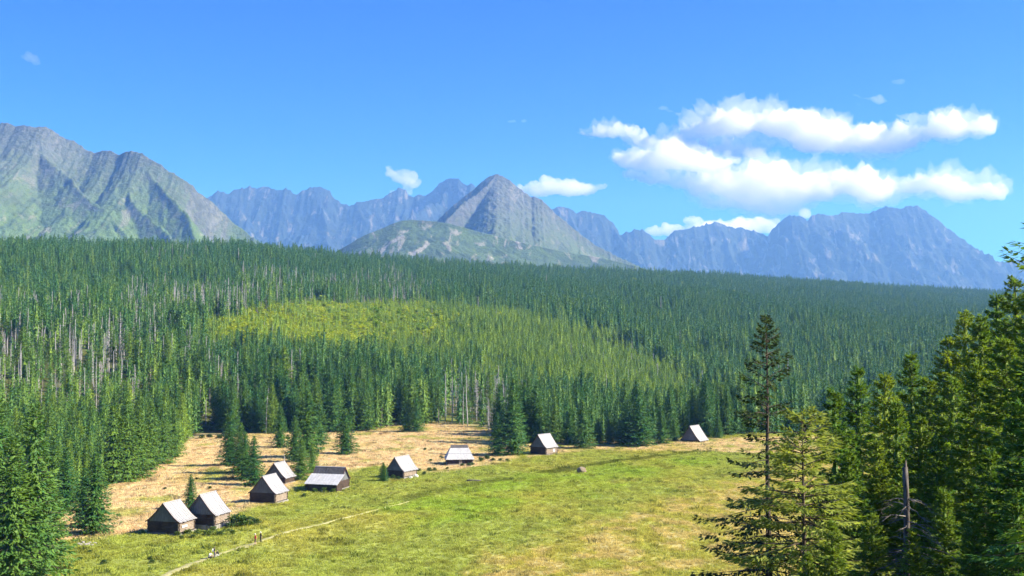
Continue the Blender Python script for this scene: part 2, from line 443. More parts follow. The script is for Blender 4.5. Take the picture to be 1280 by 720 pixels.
def make_mountain(name, label, prof, D, mat_, seed, front=1300.0, back=500.0, dx=6.5, dw=9.0, steep=170.0, base=0.55, wig=160.0, spurs=(), rough=1.0, jag=1.0, ext=1.0, spur_k=0.85, gull=1.0, crag=1.0):
    rp = np.array(prof, float)
    pxs = np.arange(rp[0, 0], rp[-1, 0] + 0.1, 1.0)
    pys = np.interp(pxs, rp[:, 0], rp[:, 1]) + jag * (fbm(pxs / 11.0 + seed * 13, pxs * 0 + seed, 4, 0.7) - 1.2 * np.maximum(0, noise2(pxs / 5.0 + seed * 5, pxs * 0 + 3 * seed) - 0.1))
    Dl = D + wig * noise2(pxs / 95.0 + seed * 7.7, pxs * 0 + 2.3 * seed)
    rx, ry, rz = at_depth(pxs, pys, Dl)
    xs = np.arange(rx.min(), rx.max(), dx)
    yr = np.interp(xs, rx, ry); zr = np.interp(xs, rx, rz)
    w = np.concatenate([-np.arange(front, 0, -dw), np.array([-7, -3.0, 0, 5.0, 15.0]), np.linspace(30, back, 16)])
    w = np.unique(w)
    X, Wd = np.meshgrid(xs, w, indexing='ij')
    Y = yr[:, None] + Wd; aw = np.abs(Wd)
    drop = base * aw + steep * (1 - np.exp(-aw / (steep * 1.15)))
    Z = zr[:, None] - drop * np.where(Wd > 0, 1.4, 1.0)
    for (p0, row0, ang, slope, length) in spurs:
        k = int(np.argmin(np.abs(pxs - p0)))
        x0, y0 = rx[k], ry[k]; z0 = rz[k] - row0
        dxn, dyn = math.sin(ang), -math.cos(ang)
        t = np.clip((X - x0) * dxn + (Y - y0) * dyn, 0, length)
        wob = 40 * noise2(t / 260.0, t * 0 + p0)
        q = np.hypot(X - x0 - dxn * t - dyn * wob, Y - y0 - dyn * t + dxn * wob)
        tz = z0 - slope * t - spur_k * q - 25 * (1 - np.exp(-q / 20))
        Z = np.maximum(Z, tz)
    deep = sstep(6, 170, aw)
    q_ = D / 7000.0; X0, Y0 = X, Y; X = X / q_; Y = Y / q_; yr0 = yr; yr = yr / q_
    g1 = ridged((X + 0.5 * (Y - yr[:, None])) / 430 + seed * 3.1 + 0.5 * fbm(X / 300, Y / 300, 3), Y / 640 + seed, 4, 0.55)
    Xs = X + 0.45 * (Y - yr[:, None]); g2 = ridged(Xs / 130 + seed + 0.55 * fbm(X / 160, Y / 160, 3), Y / 210 - seed, 4, 0.55)
    Z = Z + q_ * rough * deep * (gull * (g1 - 0.75) * 150 + (g2 - 0.6) * 55) + q_ * crag * sstep(2, 60, aw) * (26 * (ridged((X + 0.3 * Y) / 62 + seed + 0.4 * fbm(X / 80, Y / 80, 2), Y / 80, 4, 0.6) - 0.6) + 12 * fbm(X / 26, Y / 26, 3, 0.65))
    X, Y = X0, Y0
    Z = np.where(Wd < 0, np.minimum(Z, zr[:, None] - 0.24 * aw), Z)      # the crest stays the skyline
    Z = np.maximum(Z, -15 + 0 * Z)
    V = np.stack([X, Y, Z], -1).reshape(-1, 3)
    me = new_mesh(name, V, grid_faces(len(xs), len(w)), smooth=False)
    return tag(link(name, me, mat_), label, kind='structure')

GREY_A, GREY_B = (0.20, 0.20, 0.205), (0.34, 0.335, 0.33)
M_MTL = mountain_mat('left_mountain_rock_and_turf', (0.088, 0.104, 0.100), (0.165, 0.182, 0.172), (0.100, 0.165, 0.048), 2.0, 0.5, 380, 900, 1)
M_MTB = mountain_mat('back_range_rock', (0.014, 0.026, 0.032), (0.036, 0.052, 0.056), (0.03, 0.05, 0.02), 0.1, 0.75, 0, 500, 2, (0.17, 0.16, 0.15))
M_MTP = mountain_mat('pyramid_rock', (0.080, 0.092, 0.096), (0.140, 0.152, 0.152), (0.085, 0.130, 0.035), 1.5, 0.35, 300, 800, 3)
M_MTS = mountain_mat('shoulder_turf_and_scree', (0.11, 0.11, 0.10), (0.19, 0.185, 0.17), (0.070, 0.110, 0.028), 1.6, 0.9, 700, 1300, 4)

LEFT = [(-260, 150), (-160, 168), (-80, 172), (-30, 165), (0, 155), (9, 153), (20, 158), (33, 157), (43, 159), (52, 158), (63, 161), (75, 170), (95, 178), (107, 187), (118, 191), (128, 189), (137, 188),
        (148, 193), (158, 190), (166, 189), (178, 192), (188, 199), (198, 204), (212, 215), (226, 222), (236, 229), (241, 232), (247, 240), (256, 246), (266, 253), (282, 270), (300, 285), (320, 300), (345, 312), (400, 335), (460, 360)]
BACK = [(190, 262), (230, 252), (262, 247), (268, 241), (280, 239), (283, 243), (290, 239), (302, 235), (318, 235), (334, 233), (344, 238), (358, 236), (366, 241), (372, 243), (380, 237), (392, 234), (402, 233), (410, 238), (418, 248), (430, 256), (440, 257), (446, 253),
        (455, 252), (470, 249), (480, 247), (487, 241), (495, 237), (505, 237), (511, 244), (517, 246), (524, 242), (532, 246), (540, 239), (550, 229), (556, 225), (566, 222), (576, 226), (583, 232), (590, 230), (600, 238), (640, 252), (688, 262), (700, 258), (712, 260), (720, 267),
        (728, 264), (745, 266), (757, 271), (767, 279), (774, 293), (784, 291), (796, 287), (806, 289), (818, 299), (830, 301), (838, 293), (848, 287), (862, 286), (876, 282), (888, 280), (897, 277), (908, 283), (925, 285), (945, 290), (959, 295), (966, 286), (980, 273), (992, 269), (1002, 270), (1009, 277),
        (1016, 268), (1024, 267), (1034, 270), (1046, 268), (1058, 265), (1072, 267), (1086, 267), (1100, 260), (1114, 259), (1124, 261), (1136, 257), (1147, 258), (1160, 266), (1180, 281), (1200, 297), (1225, 314), (1243, 326), (1255, 328), (1264, 326), (1284, 324), (1330, 318), (1420, 300), (1560, 310)]
PYR = [(470, 345), (500, 318), (530, 290), (545, 277), (560, 263), (580, 246), (594, 235), (604, 226), (612, 220), (620, 218), (628, 220), (640, 228), (652, 238), (664, 246), (672, 247), (684, 256), (694, 267), (704, 275), (722, 290), (745, 307), (770, 320), (800, 334), (840, 348), (900, 368)]
SHOULDER = [(395, 335), (425, 312), (440, 303), (456, 294), (474, 287), (490, 280), (502, 276), (515, 275), (535, 276), (560, 279), (600, 290), (650, 303), (700, 314), (750, 322), (800, 334), (850, 350), (900, 365)]
make_mountain('mountain_left', 'broad grey and green mountain flank descending to the right', LEFT, 4300, M_MTL, 1.0, front=1500, dx=5.0, dw=7.0, base=0.54, steep=110, jag=2.6, rough=0.22, crag=0.7,
              spurs=[(40, 50, 0.85, 0.56, 900), (135, 25, 0.65, 0.54, 1100), (170, 25, 0.75, 0.58, 1000)])
make_mountain('mountain_range', 'distant jagged blue mountain range under the clouds', BACK, 9600, M_MTB, 2.0, front=1900, back=700, dx=10.5, dw=12, crag=1.3, steep=600, base=0.42, jag=4.2, wig=350, rough=0.9, spur_k=1.15,
              spurs=[(302, 30, 0.2, 0.75, 800), (334, 30, -0.2, 0.75, 800), (402, 30, 0.25, 0.75, 800), (505, 30, 0.1, 0.8, 700), (566, 20, -0.5, 0.6, 900), (712, 30, 0.3, 0.8, 700), (760, 25, 0.5, 0.8, 700), (897, 40, 0.2, 0.75, 800),
                     (992, 15, 0.75, 0.72, 1300), (1024, 15, 0.7, 0.70, 1300), (1100, 40, 0.1, 0.8, 900), (1147, 15, 0.85, 0.66, 1400), (1264, 20, 0.4, 0.6, 900)])
make_mountain('mountain_pyramid', 'grey pyramid-shaped rocky peak with its left face in shade', PYR, 5400, M_MTP, 3.0, front=1200, dx=5.0, dw=7.0, base=0.56, steep=38, wig=20, jag=2.4, rough=0.42, gull=0.45, crag=0.7, spur_k=1.3,
              spurs=[(620, 2, -0.66, 0.66, 1200)])
make_mountain('mountain_shoulder', 'rounded green shoulder with pale scree below the peak', SHOULDER, 4500, M_MTS, 4.0, front=1050, dx=5.0, dw=7.0, base=0.42, steep=26, wig=60, jag=0.6, rough=0.3, crag=0.35)

# ------------------------------------------------------------------ tree builders
def sprigs(P, Dr, L, Wd, roll):
    """elongated diamond sprigs"""
    Dr = Dr / np.maximum(np.linalg.norm(Dr, axis=1, keepdims=True), 1e-6)
    up = np.array([0, 0, 1.0])
    s = np.cross(Dr, up); s /= np.maximum(np.linalg.norm(s, axis=1, keepdims=True), 1e-6)
    u2 = np.cross(s, Dr)
    side = s * np.cos(roll)[:, None] + u2 * np.sin(roll)[:, None]
    nrm = -s * np.sin(roll)[:, None] + u2 * np.cos(roll)[:, None]
    m = P + Dr * (L * 0.42)[:, None] - nrm * (Wd * 0.12)[:, None]
    V = np.stack([P, m + side * (Wd * 0.5)[:, None], P + Dr * L[:, None], m - side * (Wd * 0.5)[:, None]], 1).reshape(-1, 3)
    return V, np.arange(len(V)).reshape(-1, 4)
def spruce(seed, Ht, R, cb, whorls, nb, sp, sl, sw, droop=0.25, sparse=0.0, wood=True, shape=0.85, tsides=7, trad=None, jitter=0.25, top_tuft=True, hang=0.0, onesided=None, skirts=0, skirt_seg=7, core=0.72, sparse_mid=False, lat=0.42):
    r = np.random.default_rng(seed)
    P, Dr, L, Wd = [], [], [], []
    tb = MB()
    trad = trad or Ht * 0.011
    lean = r.normal(0, 0.006, 2)
    tz = np.linspace(-0.6, Ht * 0.985, 9)
    tb.tube([(lean[0] * z + 0.02 * math.sin(z * .7 + seed), lean[1] * z, z) for z in tz], [max(0.012, trad * (1 - 0.96 * max(z, 0) / Ht) * (1.18 if z < 0.3 else 1)) for z in tz], tsides)
    z0 = Ht * cb
    for i in range(whorls):
        f = (i + r.uniform(-.3, .3)) / whorls                       # 0 bottom, 1 top
        f = min(max(f, 0), 0.995)
        h = z0 + (Ht - z0) * f
        prof = (1 - f) ** shape * min(1.0, 0.62 + 2.2 * f)
        for b in range(nb):
            if r.random() < sparse * ((math.exp(-((f - 0.70) / 0.22) ** 2) if f < 0.92 else 0.0) if sparse_mid else (0.4 + 0.6 * math.sin(f * 3.0))): continue
            az = r.uniform(0, 2 * math.pi) if nb < 4 else 2 * math.pi * (b + r.uniform(-.35, .35)) / nb + i * 0.9
            if onesided is not None and math.cos(az - onesided[0]) > 0.2 and r.random() < onesided[1] * math.sin(min(1, f * 1.25) * math.pi) : continue
            Lb = R * prof * r.uniform(1 - jitter, 1 + jitter) + 0.12
            e = lerp(-0.22, 0.75, f ** 1.4) + r.normal(0, 0.10)
            hh = h + r.uniform(-.5, .5) * (Ht - z0) / whorls
            ca, sa = math.cos(az), math.sin(az)
            def pt(s):
                s = np.asarray(s)
                rr = Lb * s; zz = hh + Lb * (math.tan(e) * s - droop * s ** 2 + droop * 0.75 * s ** 3.2)
                return np.stack([ca * rr, sa * rr, zz], -1)
            if wood and Lb > 0.5:
                ss = [0.0, 0.35, 0.7, 0.97]
                tb.tube([tuple(q) for q in pt(ss)], [0.022 + 0.008 * Lb, 0.018 + 0.004 * Lb, 0.013, 0.006], 3, 0, False)
            n = max(3, int(sp * (0.35 + 0.65 * Lb / R)))
            s = r.uniform(0.10, 1.0, n) ** 0.75
            s[0] = 0.97
            p = pt(s); d = pt(np.minimum(s + 0.03, 1.03)) - pt(s)
            d /= np.linalg.norm(d, axis=1, keepdims=True)
            latv = np.array([-sa, ca, 0.0])
            sg = r.choice([-1, 1], n)
            tl = Lb * (lat * (1 - s) + 0.07) * r.uniform(0.05, 1, n)
            tl[0] = 0
            dirs = d * r.uniform(0.5, 1.0, n)[:, None] + latv[None] * (sg * r.uniform(0.3, 1.0, n))[:, None]
            dirs[:, 2] += r.normal(-0.12 - hang, 0.28, n)
            dirs[0] = d[0]
            off = d * (tl * 0.45)[:, None] + latv[None] * (sg * tl * 0.8)[:, None]
            off[:, 2] -= tl * (0.16 + hang * 0.6) + r.uniform(0, 0.10, n) * sl
            P.append(p + off); Dr.append(dirs)
            L.append(sl * r.uniform(0.6, 1.3, n) * (0.55 + 0.45 * min(1, Lb / (0.5 * R)))); Wd.append(sw * r.uniform(0.6, 1.3, n) * (0.6 + 0.4 * min(1, Lb / (0.5 * R))))
    if top_tuft:
        n = 10
        az = r.uniform(0, 6.28, n); zt = Ht * (1 - r.uniform(0.0, 0.05, n))
        P.append(np.stack([0 * az, 0 * az, zt], 1)); Dr.append(np.stack([np.cos(az) * .6, np.sin(az) * .6, 0.9 + 0 * az], 1)); L.append(np.full(n, sl * 0.8)); Wd.append(np.full(n, sw * 0.5))
    P = np.concatenate(P); Dr = np.concatenate(Dr); L = np.concatenate(L); Wd = np.concatenate(Wd)
    V, Fc = sprigs(P, Dr, L, Wd, r.normal(0, 0.65, len(P)))
    if skirts:
        cv = []; cf = []; b0 = len(V); ns = skirt_seg
        for i in range(skirts):
            f = i / skirts; h = z0 + (Ht - z0) * f; rad = R * core * (1 - f) ** shape * min(1.0, 0.62 + 2.2 * f) + 0.05
            hz = (Ht - z0) / skirts * 1.9
            zt = min(h + hz, Ht); a0 = r.uniform(0, 6.28)
            k0 = b0 + len(cv)
            for q in range(ns * 2):
                az = a0 + math.pi * q / ns; k_ = (1.0 if q % 2 == 0 else 0.55) * r.uniform(0.75, 1.25)
                cv.append((math.cos(az) * rad * k_, math.sin(az) * rad * k_, h - 0.10 * rad * (q % 2 == 0) + (0.25 * hz if q % 2 else 0) + r.normal(0, 0.05) * rad))
            cv.append((0, 0, zt))
            for q in range(0, ns * 2, 2):
                cf.append((k0 + q, k0 + q + 1, k0 + ns * 2, k0 + (q - 1) % (ns * 2)))
        V = np.concatenate([V, np.array(cv)]); Fc = np.concatenate([Fc, np.array(cf)])
    return V, Fc, tb
def dead_tree(seed, Ht, nbr, blen, rad, broken=True):
    r = np.random.default_rng(seed); tb = MB()
    zs = np.linspace(-0.5, Ht, 7); k = 0.25 if broken else 0.05
    tb.tube([(0.08 * math.sin(z * .5 + seed), 0.08 * math.cos(z * .37), z) for z in zs], [rad * (1 - (1 - k) * max(z, 0) / Ht) for z in zs], 6)
    for i in range(nbr):
        z = Ht * r.uniform(0.25, 0.97); az = r.uniform(0, 6.28); L = blen * r.uniform(0.25, 1) * (1.15 - z / Ht * 0.75)
        e = r.uniform(-0.4, 0.25)
        c, s = math.cos(az), math.sin(az)
        tb.tube([(0, 0, z), (c * L * .5, s * L * .5, z + L * .5 * e), (c * L, s * L, z + L * e - 0.12 * L)], [rad * .22, rad * .14, rad * .05], 3, 0, False)
    return tb
def leafy(seed, Ht, R, n, sl, sw, stems=3):
    """deciduous sapling or shrub: leaf sprigs clustered in lobes"""
    r = np.random.default_rng(seed); tb = MB(); P = []
    for s in range(stems):
        az = r.uniform(0, 6.28); q = R * 0.4 * r.random()
        tb.tube([(0, 0, -0.2), (math.cos(az) * q * .5, math.sin(az) * q * .5, Ht * .4), (math.cos(az) * q, math.sin(az) * q, Ht * .85)], [Ht * .012, Ht * .009, Ht * .003], 4, 0, False)
    nl = 9
    for k in range(nl):
        az = r.uniform(0, 6.28); zz = Ht * r.uniform(0.25, 0.88); rr = R * r.uniform(0.1, 0.65) * (1 - 0.6 * zz / Ht)
        c = np.array([math.cos(az) * rr, math.sin(az) * rr, zz]); lr = np.array([R * .45, R * .45, Ht * .16]) * r.uniform(.7, 1.2)
        v = r.normal(size=(n // nl, 3)); v /= np.linalg.norm(v, axis=1, keepdims=True); P.append(c + v * lr * (r.random((n // nl, 1)) ** 0.4))
    P = np.concatenate(P); P[:, 2] = np.maximum(P[:, 2], 0.03 * Ht)
    Dr = r.normal(size=P.shape); Dr[:, 2] = np.abs(Dr[:, 2]) * 0.4 + 0.1
    V, Fc = sprigs(P, Dr, sl * r.uniform(.6, 1.3, len(P)), sw * r.uniform(.6, 1.3, len(P)), r.normal(0, 0.8, len(P)))
    return V, Fc, tb
def joined(name, V, Fc, tb, mleaf, mbark):
    """leaves and wood of a far tree as one mesh with two materials"""
    me = bpy.data.meshes.new(name)
    nv = len(tb.v)
    verts = list(tb.v) + ([tuple(v) for v in V] if V is not None else [])
    faces = list(tb.f) + ([tuple(int(i) + nv for i in f) for f in Fc] if V is not None else [])
    me.from_pydata(verts, [], faces); me.update()
    mi = np.zeros(len(faces), np.int32); mi[:len(tb.f)] = 1
    me.materials.append(mleaf); me.materials.append(mbark)
    me.polygons.foreach_set('material_index', mi); me.update()
    return me
def proto(name, V, Fc, tb, mleaf, mbark):
    """crown mesh and trunk mesh for trees built as separate things"""
    c = new_mesh(name + '_crown', V, Fc); c.materials.append(mleaf)
    t = tb.mesh(name + '_trunk', True); t.materials.append(mbark)
    return c, t

# scatter by geometry nodes (only for the uncountable mass)
def scatter(name, label, P, idx, rotz, scl, tint, protos, tcol=None, tilt=None):
    coll = bpy.data.collections.new(name + '_sources')
    for k, me in enumerate(protos):
        o = bpy.data.objects.new('%s_source_%02d' % (name, k), me); coll.objects.link(o)
    me = bpy.data.meshes.new(name); me.vertices.add(len(P)); me.vertices.foreach_set('co', np.asarray(P, np.float32).ravel())
    def attr(n, typ, data, key='value'):
        a = me.attributes.new(n, typ, 'POINT'); a.data.foreach_set(key, np.ascontiguousarray(data).ravel())
    attr('pick', 'INT', np.asarray(idx, np.int32))
    rot = np.zeros((len(P), 3), np.float32); rot[:, 2] = rotz
    if tilt is not None: rot[:, :2] = tilt
    attr('turn', 'FLOAT_VECTOR', rot, 'vector')
    attr('size', 'FLOAT_VECTOR', np.asarray(scl, np.float32), 'vector')
    if tint is not None: attr('tint', 'FLOAT', np.asarray(tint, np.float32))
    if tcol is not None: attr('shade', 'FLOAT_COLOR', np.concatenate([tcol, np.ones((len(P), 1))], 1).astype(np.float32), 'color')
    me.update()
    o = link(name, me, None)
    ng = bpy.data.node_groups.new(name + '_scatter', 'GeometryNodeTree')
    ng.interface.new_socket('Geometry', in_out='INPUT', socket_type='NodeSocketGeometry')
    ng.interface.new_socket('Geometry', in_out='OUTPUT', socket_type='NodeSocketGeometry')
    gi = ng.nodes.new('NodeGroupInput'); go = ng.nodes.new('NodeGroupOutput')
    ci = ng.nodes.new('GeometryNodeCollectionInfo'); ci.inputs['Collection'].default_value = coll
    ci.inputs['Separate Children'].default_value = True; ci.inputs['Reset Children'].default_value = True
    iop = ng.nodes.new('GeometryNodeInstanceOnPoints'); iop.inputs['Pick Instance'].default_value = True
    def na(n, typ):
        a = ng.nodes.new('GeometryNodeInputNamedAttribute'); a.data_type = typ; a.inputs['Name'].default_value = n; return a.outputs['Attribute']
    er = ng.nodes.new('FunctionNodeEulerToRotation')
    L = ng.links.new
    L(gi.outputs[0], iop.inputs['Points']); L(ci.outputs[0], iop.inputs['Instance']); L(na('pick', 'INT'), iop.inputs['Instance Index'])
    L(na('turn', 'FLOAT_VECTOR'), er.inputs[0]); L(er.outputs[0], iop.inputs['Rotation']); L(na('size', 'FLOAT_VECTOR'), iop.inputs['Scale'])
    L(iop.outputs[0], go.inputs[0])
    md = o.modifiers.new('scatter', 'NODES'); md.node_group = ng
    return tag(o, label, kind='stuff')

# far tree meshes (unit scale = metres, nominal 20 m)
far_spruce = [joined('far_spruce_%d' % k, *spruce(100 + k, 20, 3.0 + 0.35 * (k % 3), 0.06, 16, 6, 5, 1.15, 0.5, 0.3, wood=False, shape=0.92, skirts=11, hang=0.3), M_SPRUCE, M_STRUNK) for k in range(5)]
far_spruce += [joined('far_stand_spruce_%d' % k, *spruce(140 + k, 22, 2.2, 0.42, 11, 6, 4, 1.1, 0.5, 0.3, wood=False, shape=0.65, trad=0.24, skirts=7, hang=0.3), M_SPRUCE, M_STRUNK) for k in range(3)]
far_dead = [joined('far_dead_%d' % k, None, None, dead_tree(160 + k, 17, 16, 1.8, 0.30), M_DEAD, M_DEAD) for k in range(3)]
far_birch = [joined('far_birch_%d' % k, *leafy(170 + k, 7, 2.2, 190, 0.9, 0.6), M_BIRCH, M_STRUNK) for k in range(3)]

# ------------------------------------------------------------------ where the forest stands
def jitter_grid(y0, y1, sp_, seed):
    r = np.random.default_rng(seed)
    xs = np.arange(-0.56 * y1 - 30, 0.56 * y1 + 30, sp_); ys = np.arange(y0, y1, sp_)
    X, Y = np.meshgrid(xs, ys); X = X + r.uniform(-.48, .48, X.shape) * sp_; Y = Y + r.uniform(-.48, .48, Y.shape) * sp_
    X, Y = X.ravel(), Y.ravel(); k = np.abs(X) < 0.53 * Y + 25
    return X[k], Y[k]
fx, fy = [], []
for (y0, y1, s_, sd) in ((120, 420, 5.8, 1), (420, 800, 5.5, 2), (800, 1500, 5.7, 3), (1500, 3050, 6.9, 4)):
    a, b = jitter_grid(y0, y1, s_, sd); fx.append(a); fy.append(b)
YOUNG = [(200, 412), (300, 392), (350, 382), (520, 380), (600, 400), (680, 420), (760, 446), (830, 472), (880, 506), (800, 530), (700, 512), (600, 482), (520, 462), (420, 454), (330, 456), (250, 450)]
a, b = jitter_grid(420, 900, 3.6, 9); pa, pb = project(a, b, G(a, b)); kk_ = in_poly(pa, pb, YOUNG)
n_extra = int(kk_.sum()); fx.append(a[kk_]); fy.append(b[kk_])
fx = np.concatenate(fx); fy = np.concatenate(fy); fz = G(fx, fy); extra = np.zeros(len(fx), bool); extra[len(fx) - n_extra:] = True
fpx, fpy = project(fx, fy, fz)
colx = 640 + F * fx / fy
dcr = np.interp(colx, HPX, H_DC)
keep = forest_mask(fpx, fpy) & (fy < dcr + 70)
keep &= ~((fy < 330) & (fpx > 620))
# a little clearing that runs up from the far corner of the straw field
keep &= ~in_poly(fpx, fpy, [(228, 556), (246, 540), (285, 541), (290, 560)])
fx, fy, fz, fpx, fpy, extra = fx[keep], fy[keep], fz[keep], fpx[keep], fpy[keep], extra[keep]
n = len(fx)
r = RNG
wx = fpx + 40 * fbm(fx / 40, fy / 40, 3); wy = fpy + 17 * fbm(fx / 40 + 9, fy / 40, 3)
YELLOW = [(255, 408), (335, 388), (520, 382), (575, 402), (560, 440), (420, 442), (300, 446)]
MIDGREEN = [(520, 384), (640, 392), (760, 424), (850, 474), (900, 515), (820, 520), (740, 500), (640, 470), (560, 440)]
DEADZ = [([(-20, 380), (110, 390), (110, 425), (-20, 425)], 0.35), ([(-20, 430), (150, 440), (190, 500), (60, 530), (-20, 525)], 0.50), ([(170, 372), (330, 372), (330, 405), (230, 425), (150, 415)], 0.55),
         ([(300, 352), (530, 352), (530, 384), (300, 388)], 0.40), ([(255, 480), (380, 470), (390, 530), (250, 535)], 0.30), ([(185, 300), (240, 305), (240, 340), (185, 335)], 0.2), ([(560, 480), (650, 480), (660, 545), (560, 540)], 0.45),
         ([(700, 440), (800, 450), (880, 500), (760, 510)], 0.25), ([(130, 425), (300, 425), (260, 480), (120, 470)], 0.30)]
jx = r.normal(0, 9, n); jy = r.normal(0, 3, n)
in_young = in_poly(wx + jx, wy + jy, YOUNG); in_yel = in_poly(wx + jx, wy + jy, YELLOW); in_mid = in_poly(wx + jx, wy + jy, MIDGREEN)
pd = np.full(n, 0.012)
for poly, pr in DEADZ: pd = np.where(in_poly(wx, wy, poly), np.maximum(pd, min(0.66, pr * 1.4)), pd)
u = r.random(n)
isdead = (u < pd) & ~(extra & (u > 0.04))
isbirch = ~isdead & (in_yel & (r.random(n) < 0.72) | in_young & (r.random(n) < np.where(in_mid, 0.12, 0.3)) | (r.random(n) < 0.012))
STAND = [([(165, 350), (540, 345), (540, 385), (300, 392), (165, 425)], 0.8), ([(-20, 400), (260, 420), (400, 470), (400, 535), (240, 535), (-20, 530)], 0.6), ([(400, 470), (660, 470), (660, 545), (400, 540)], 0.35)]
isstand = np.zeros(n, bool)
for poly, pr in STAND: isstand |= in_poly(wx, wy, poly) & (r.random(n) < pr)
hgt = np.clip(r.normal(18.5, 3.4, n), 9, 27) * (0.92 + 0.25 * fbm(fx / 60, fy / 60, 2))
hgt = np.where(fpy > 560, hgt * 0.82, hgt)
hgt = hgt * (1 - 0.18 * sstep(800, 1700, fy))
hgt = np.where((fpx < 250) & (fpy > 515), hgt * 0.80, hgt)
hgt = np.where((fpx < 250) & (fpy > 480) & (fpy <= 515), hgt * 0.85, hgt)
hgt = np.where(in_young & ~in_mid, hgt * 0.46, hgt)
hgt = np.where(in_mid, hgt * 0.58, hgt)
below = in_poly(wx, wy - 34, YOUNG) & ~in_young
hgt = np.where(below, hgt * 0.8, hgt)
hgt = np.where(isdead, hgt * r.uniform(0.55, 1.0, n), hgt)
tint = np.clip(r.normal(0.10, 0.20, n), 0, 1) + 0.22 * np.maximum(0, fbm(fx / 35 + 70, fy / 35, 3)) + 0.25 * np.maximum(0, fbm(fx / 90 + 30, fy / 90, 3))
tint = tint * (1 - 0.55 * sstep(700, 1300, fy))
tint = np.where(in_mid, tint + 0.32 + 0.35 * (r.random(n) < 0.3), tint); tint = np.where(in_young & ~in_mid, tint + 0.35 + 0.45 * in_yel, tint)
tint = np.where((fpy > 470) & (fpx < 260), tint + 0.15, tint)
tint = np.where(isbirch, np.clip(r.normal(0.42, 0.30, n) + 0.30 * in_yel * (fpx < 460), 0, 1), tint)
tint = np.clip(tint, 0, 1)
# open up patches that have lost trees
thin = (in_poly(wx, wy, DEADZ[1][0]) | in_poly(wx, wy, DEADZ[4][0])) & (r.random(n) < 0.22)
sel = ~thin
fx, fy, fz, fpx, fpy, isdead, isbirch, isstand, hgt, tint = [a[sel] for a in (fx, fy, fz, fpx, fpy, isdead, isbirch, isstand, hgt, tint)]
n = len(fx)

# ------------------------------------------------------------------ countable trees
mid_spruce = [proto('spruce_tree_%d' % k, *spruce(200 + k, 15, 3.2 + 0.3 * (k % 3), 0.03, 32, 8, 26, 0.52, 0.20, 0.34, wood=True, shape=0.92 + 0.08 * (k % 2), skirts=17, skirt_seg=9, core=0.66, hang=0.25), M_SPRUCE, M_BARK) for k in range(5)]
mid_stand = [proto('stand_spruce_%d' % k, *spruce(230 + k, 20, 2.3, 0.36, 24, 7, 22, 0.52, 0.20, 0.34, wood=True, shape=0.65, trad=0.22, skirts=12, skirt_seg=8, core=0.6, hang=0.25), M_SPRUCE, M_STRUNK) for k in range(2)]
mid_dead = []
for k in range(3):
    t = dead_tree(250 + k, 15, 30, 1.7, 0.2).mesh('dead_tree_%d' % k, True); t.materials.append(M_DEAD); mid_dead.append(t)
mid_birch = [proto('birch_%d' % k, *leafy(260 + k, 7, 2.2, 700, 0.5, 0.32), M_BIRCH, M_STRUNK) for k in range(2)]
def place_tree(name, pr, nominal, x, y, z, h, wid, tnt, label, cat='tree', group=None, rz=None):
    t = empty(name, (x, y, z), random.uniform(0, 6.28) if rz is None else rz)
    s = h / nominal
    t.scale = (s * wid, s * wid, s)
    c = bpy.data.objects.new('crown', pr[0]); COL.objects.link(c); c.parent = t; c['tint'] = float(tnt)
    k = bpy.data.objects.new('trunk', pr[1]); COL.objects.link(k); k.parent = t
    tag(t, label, cat, group)
    return t

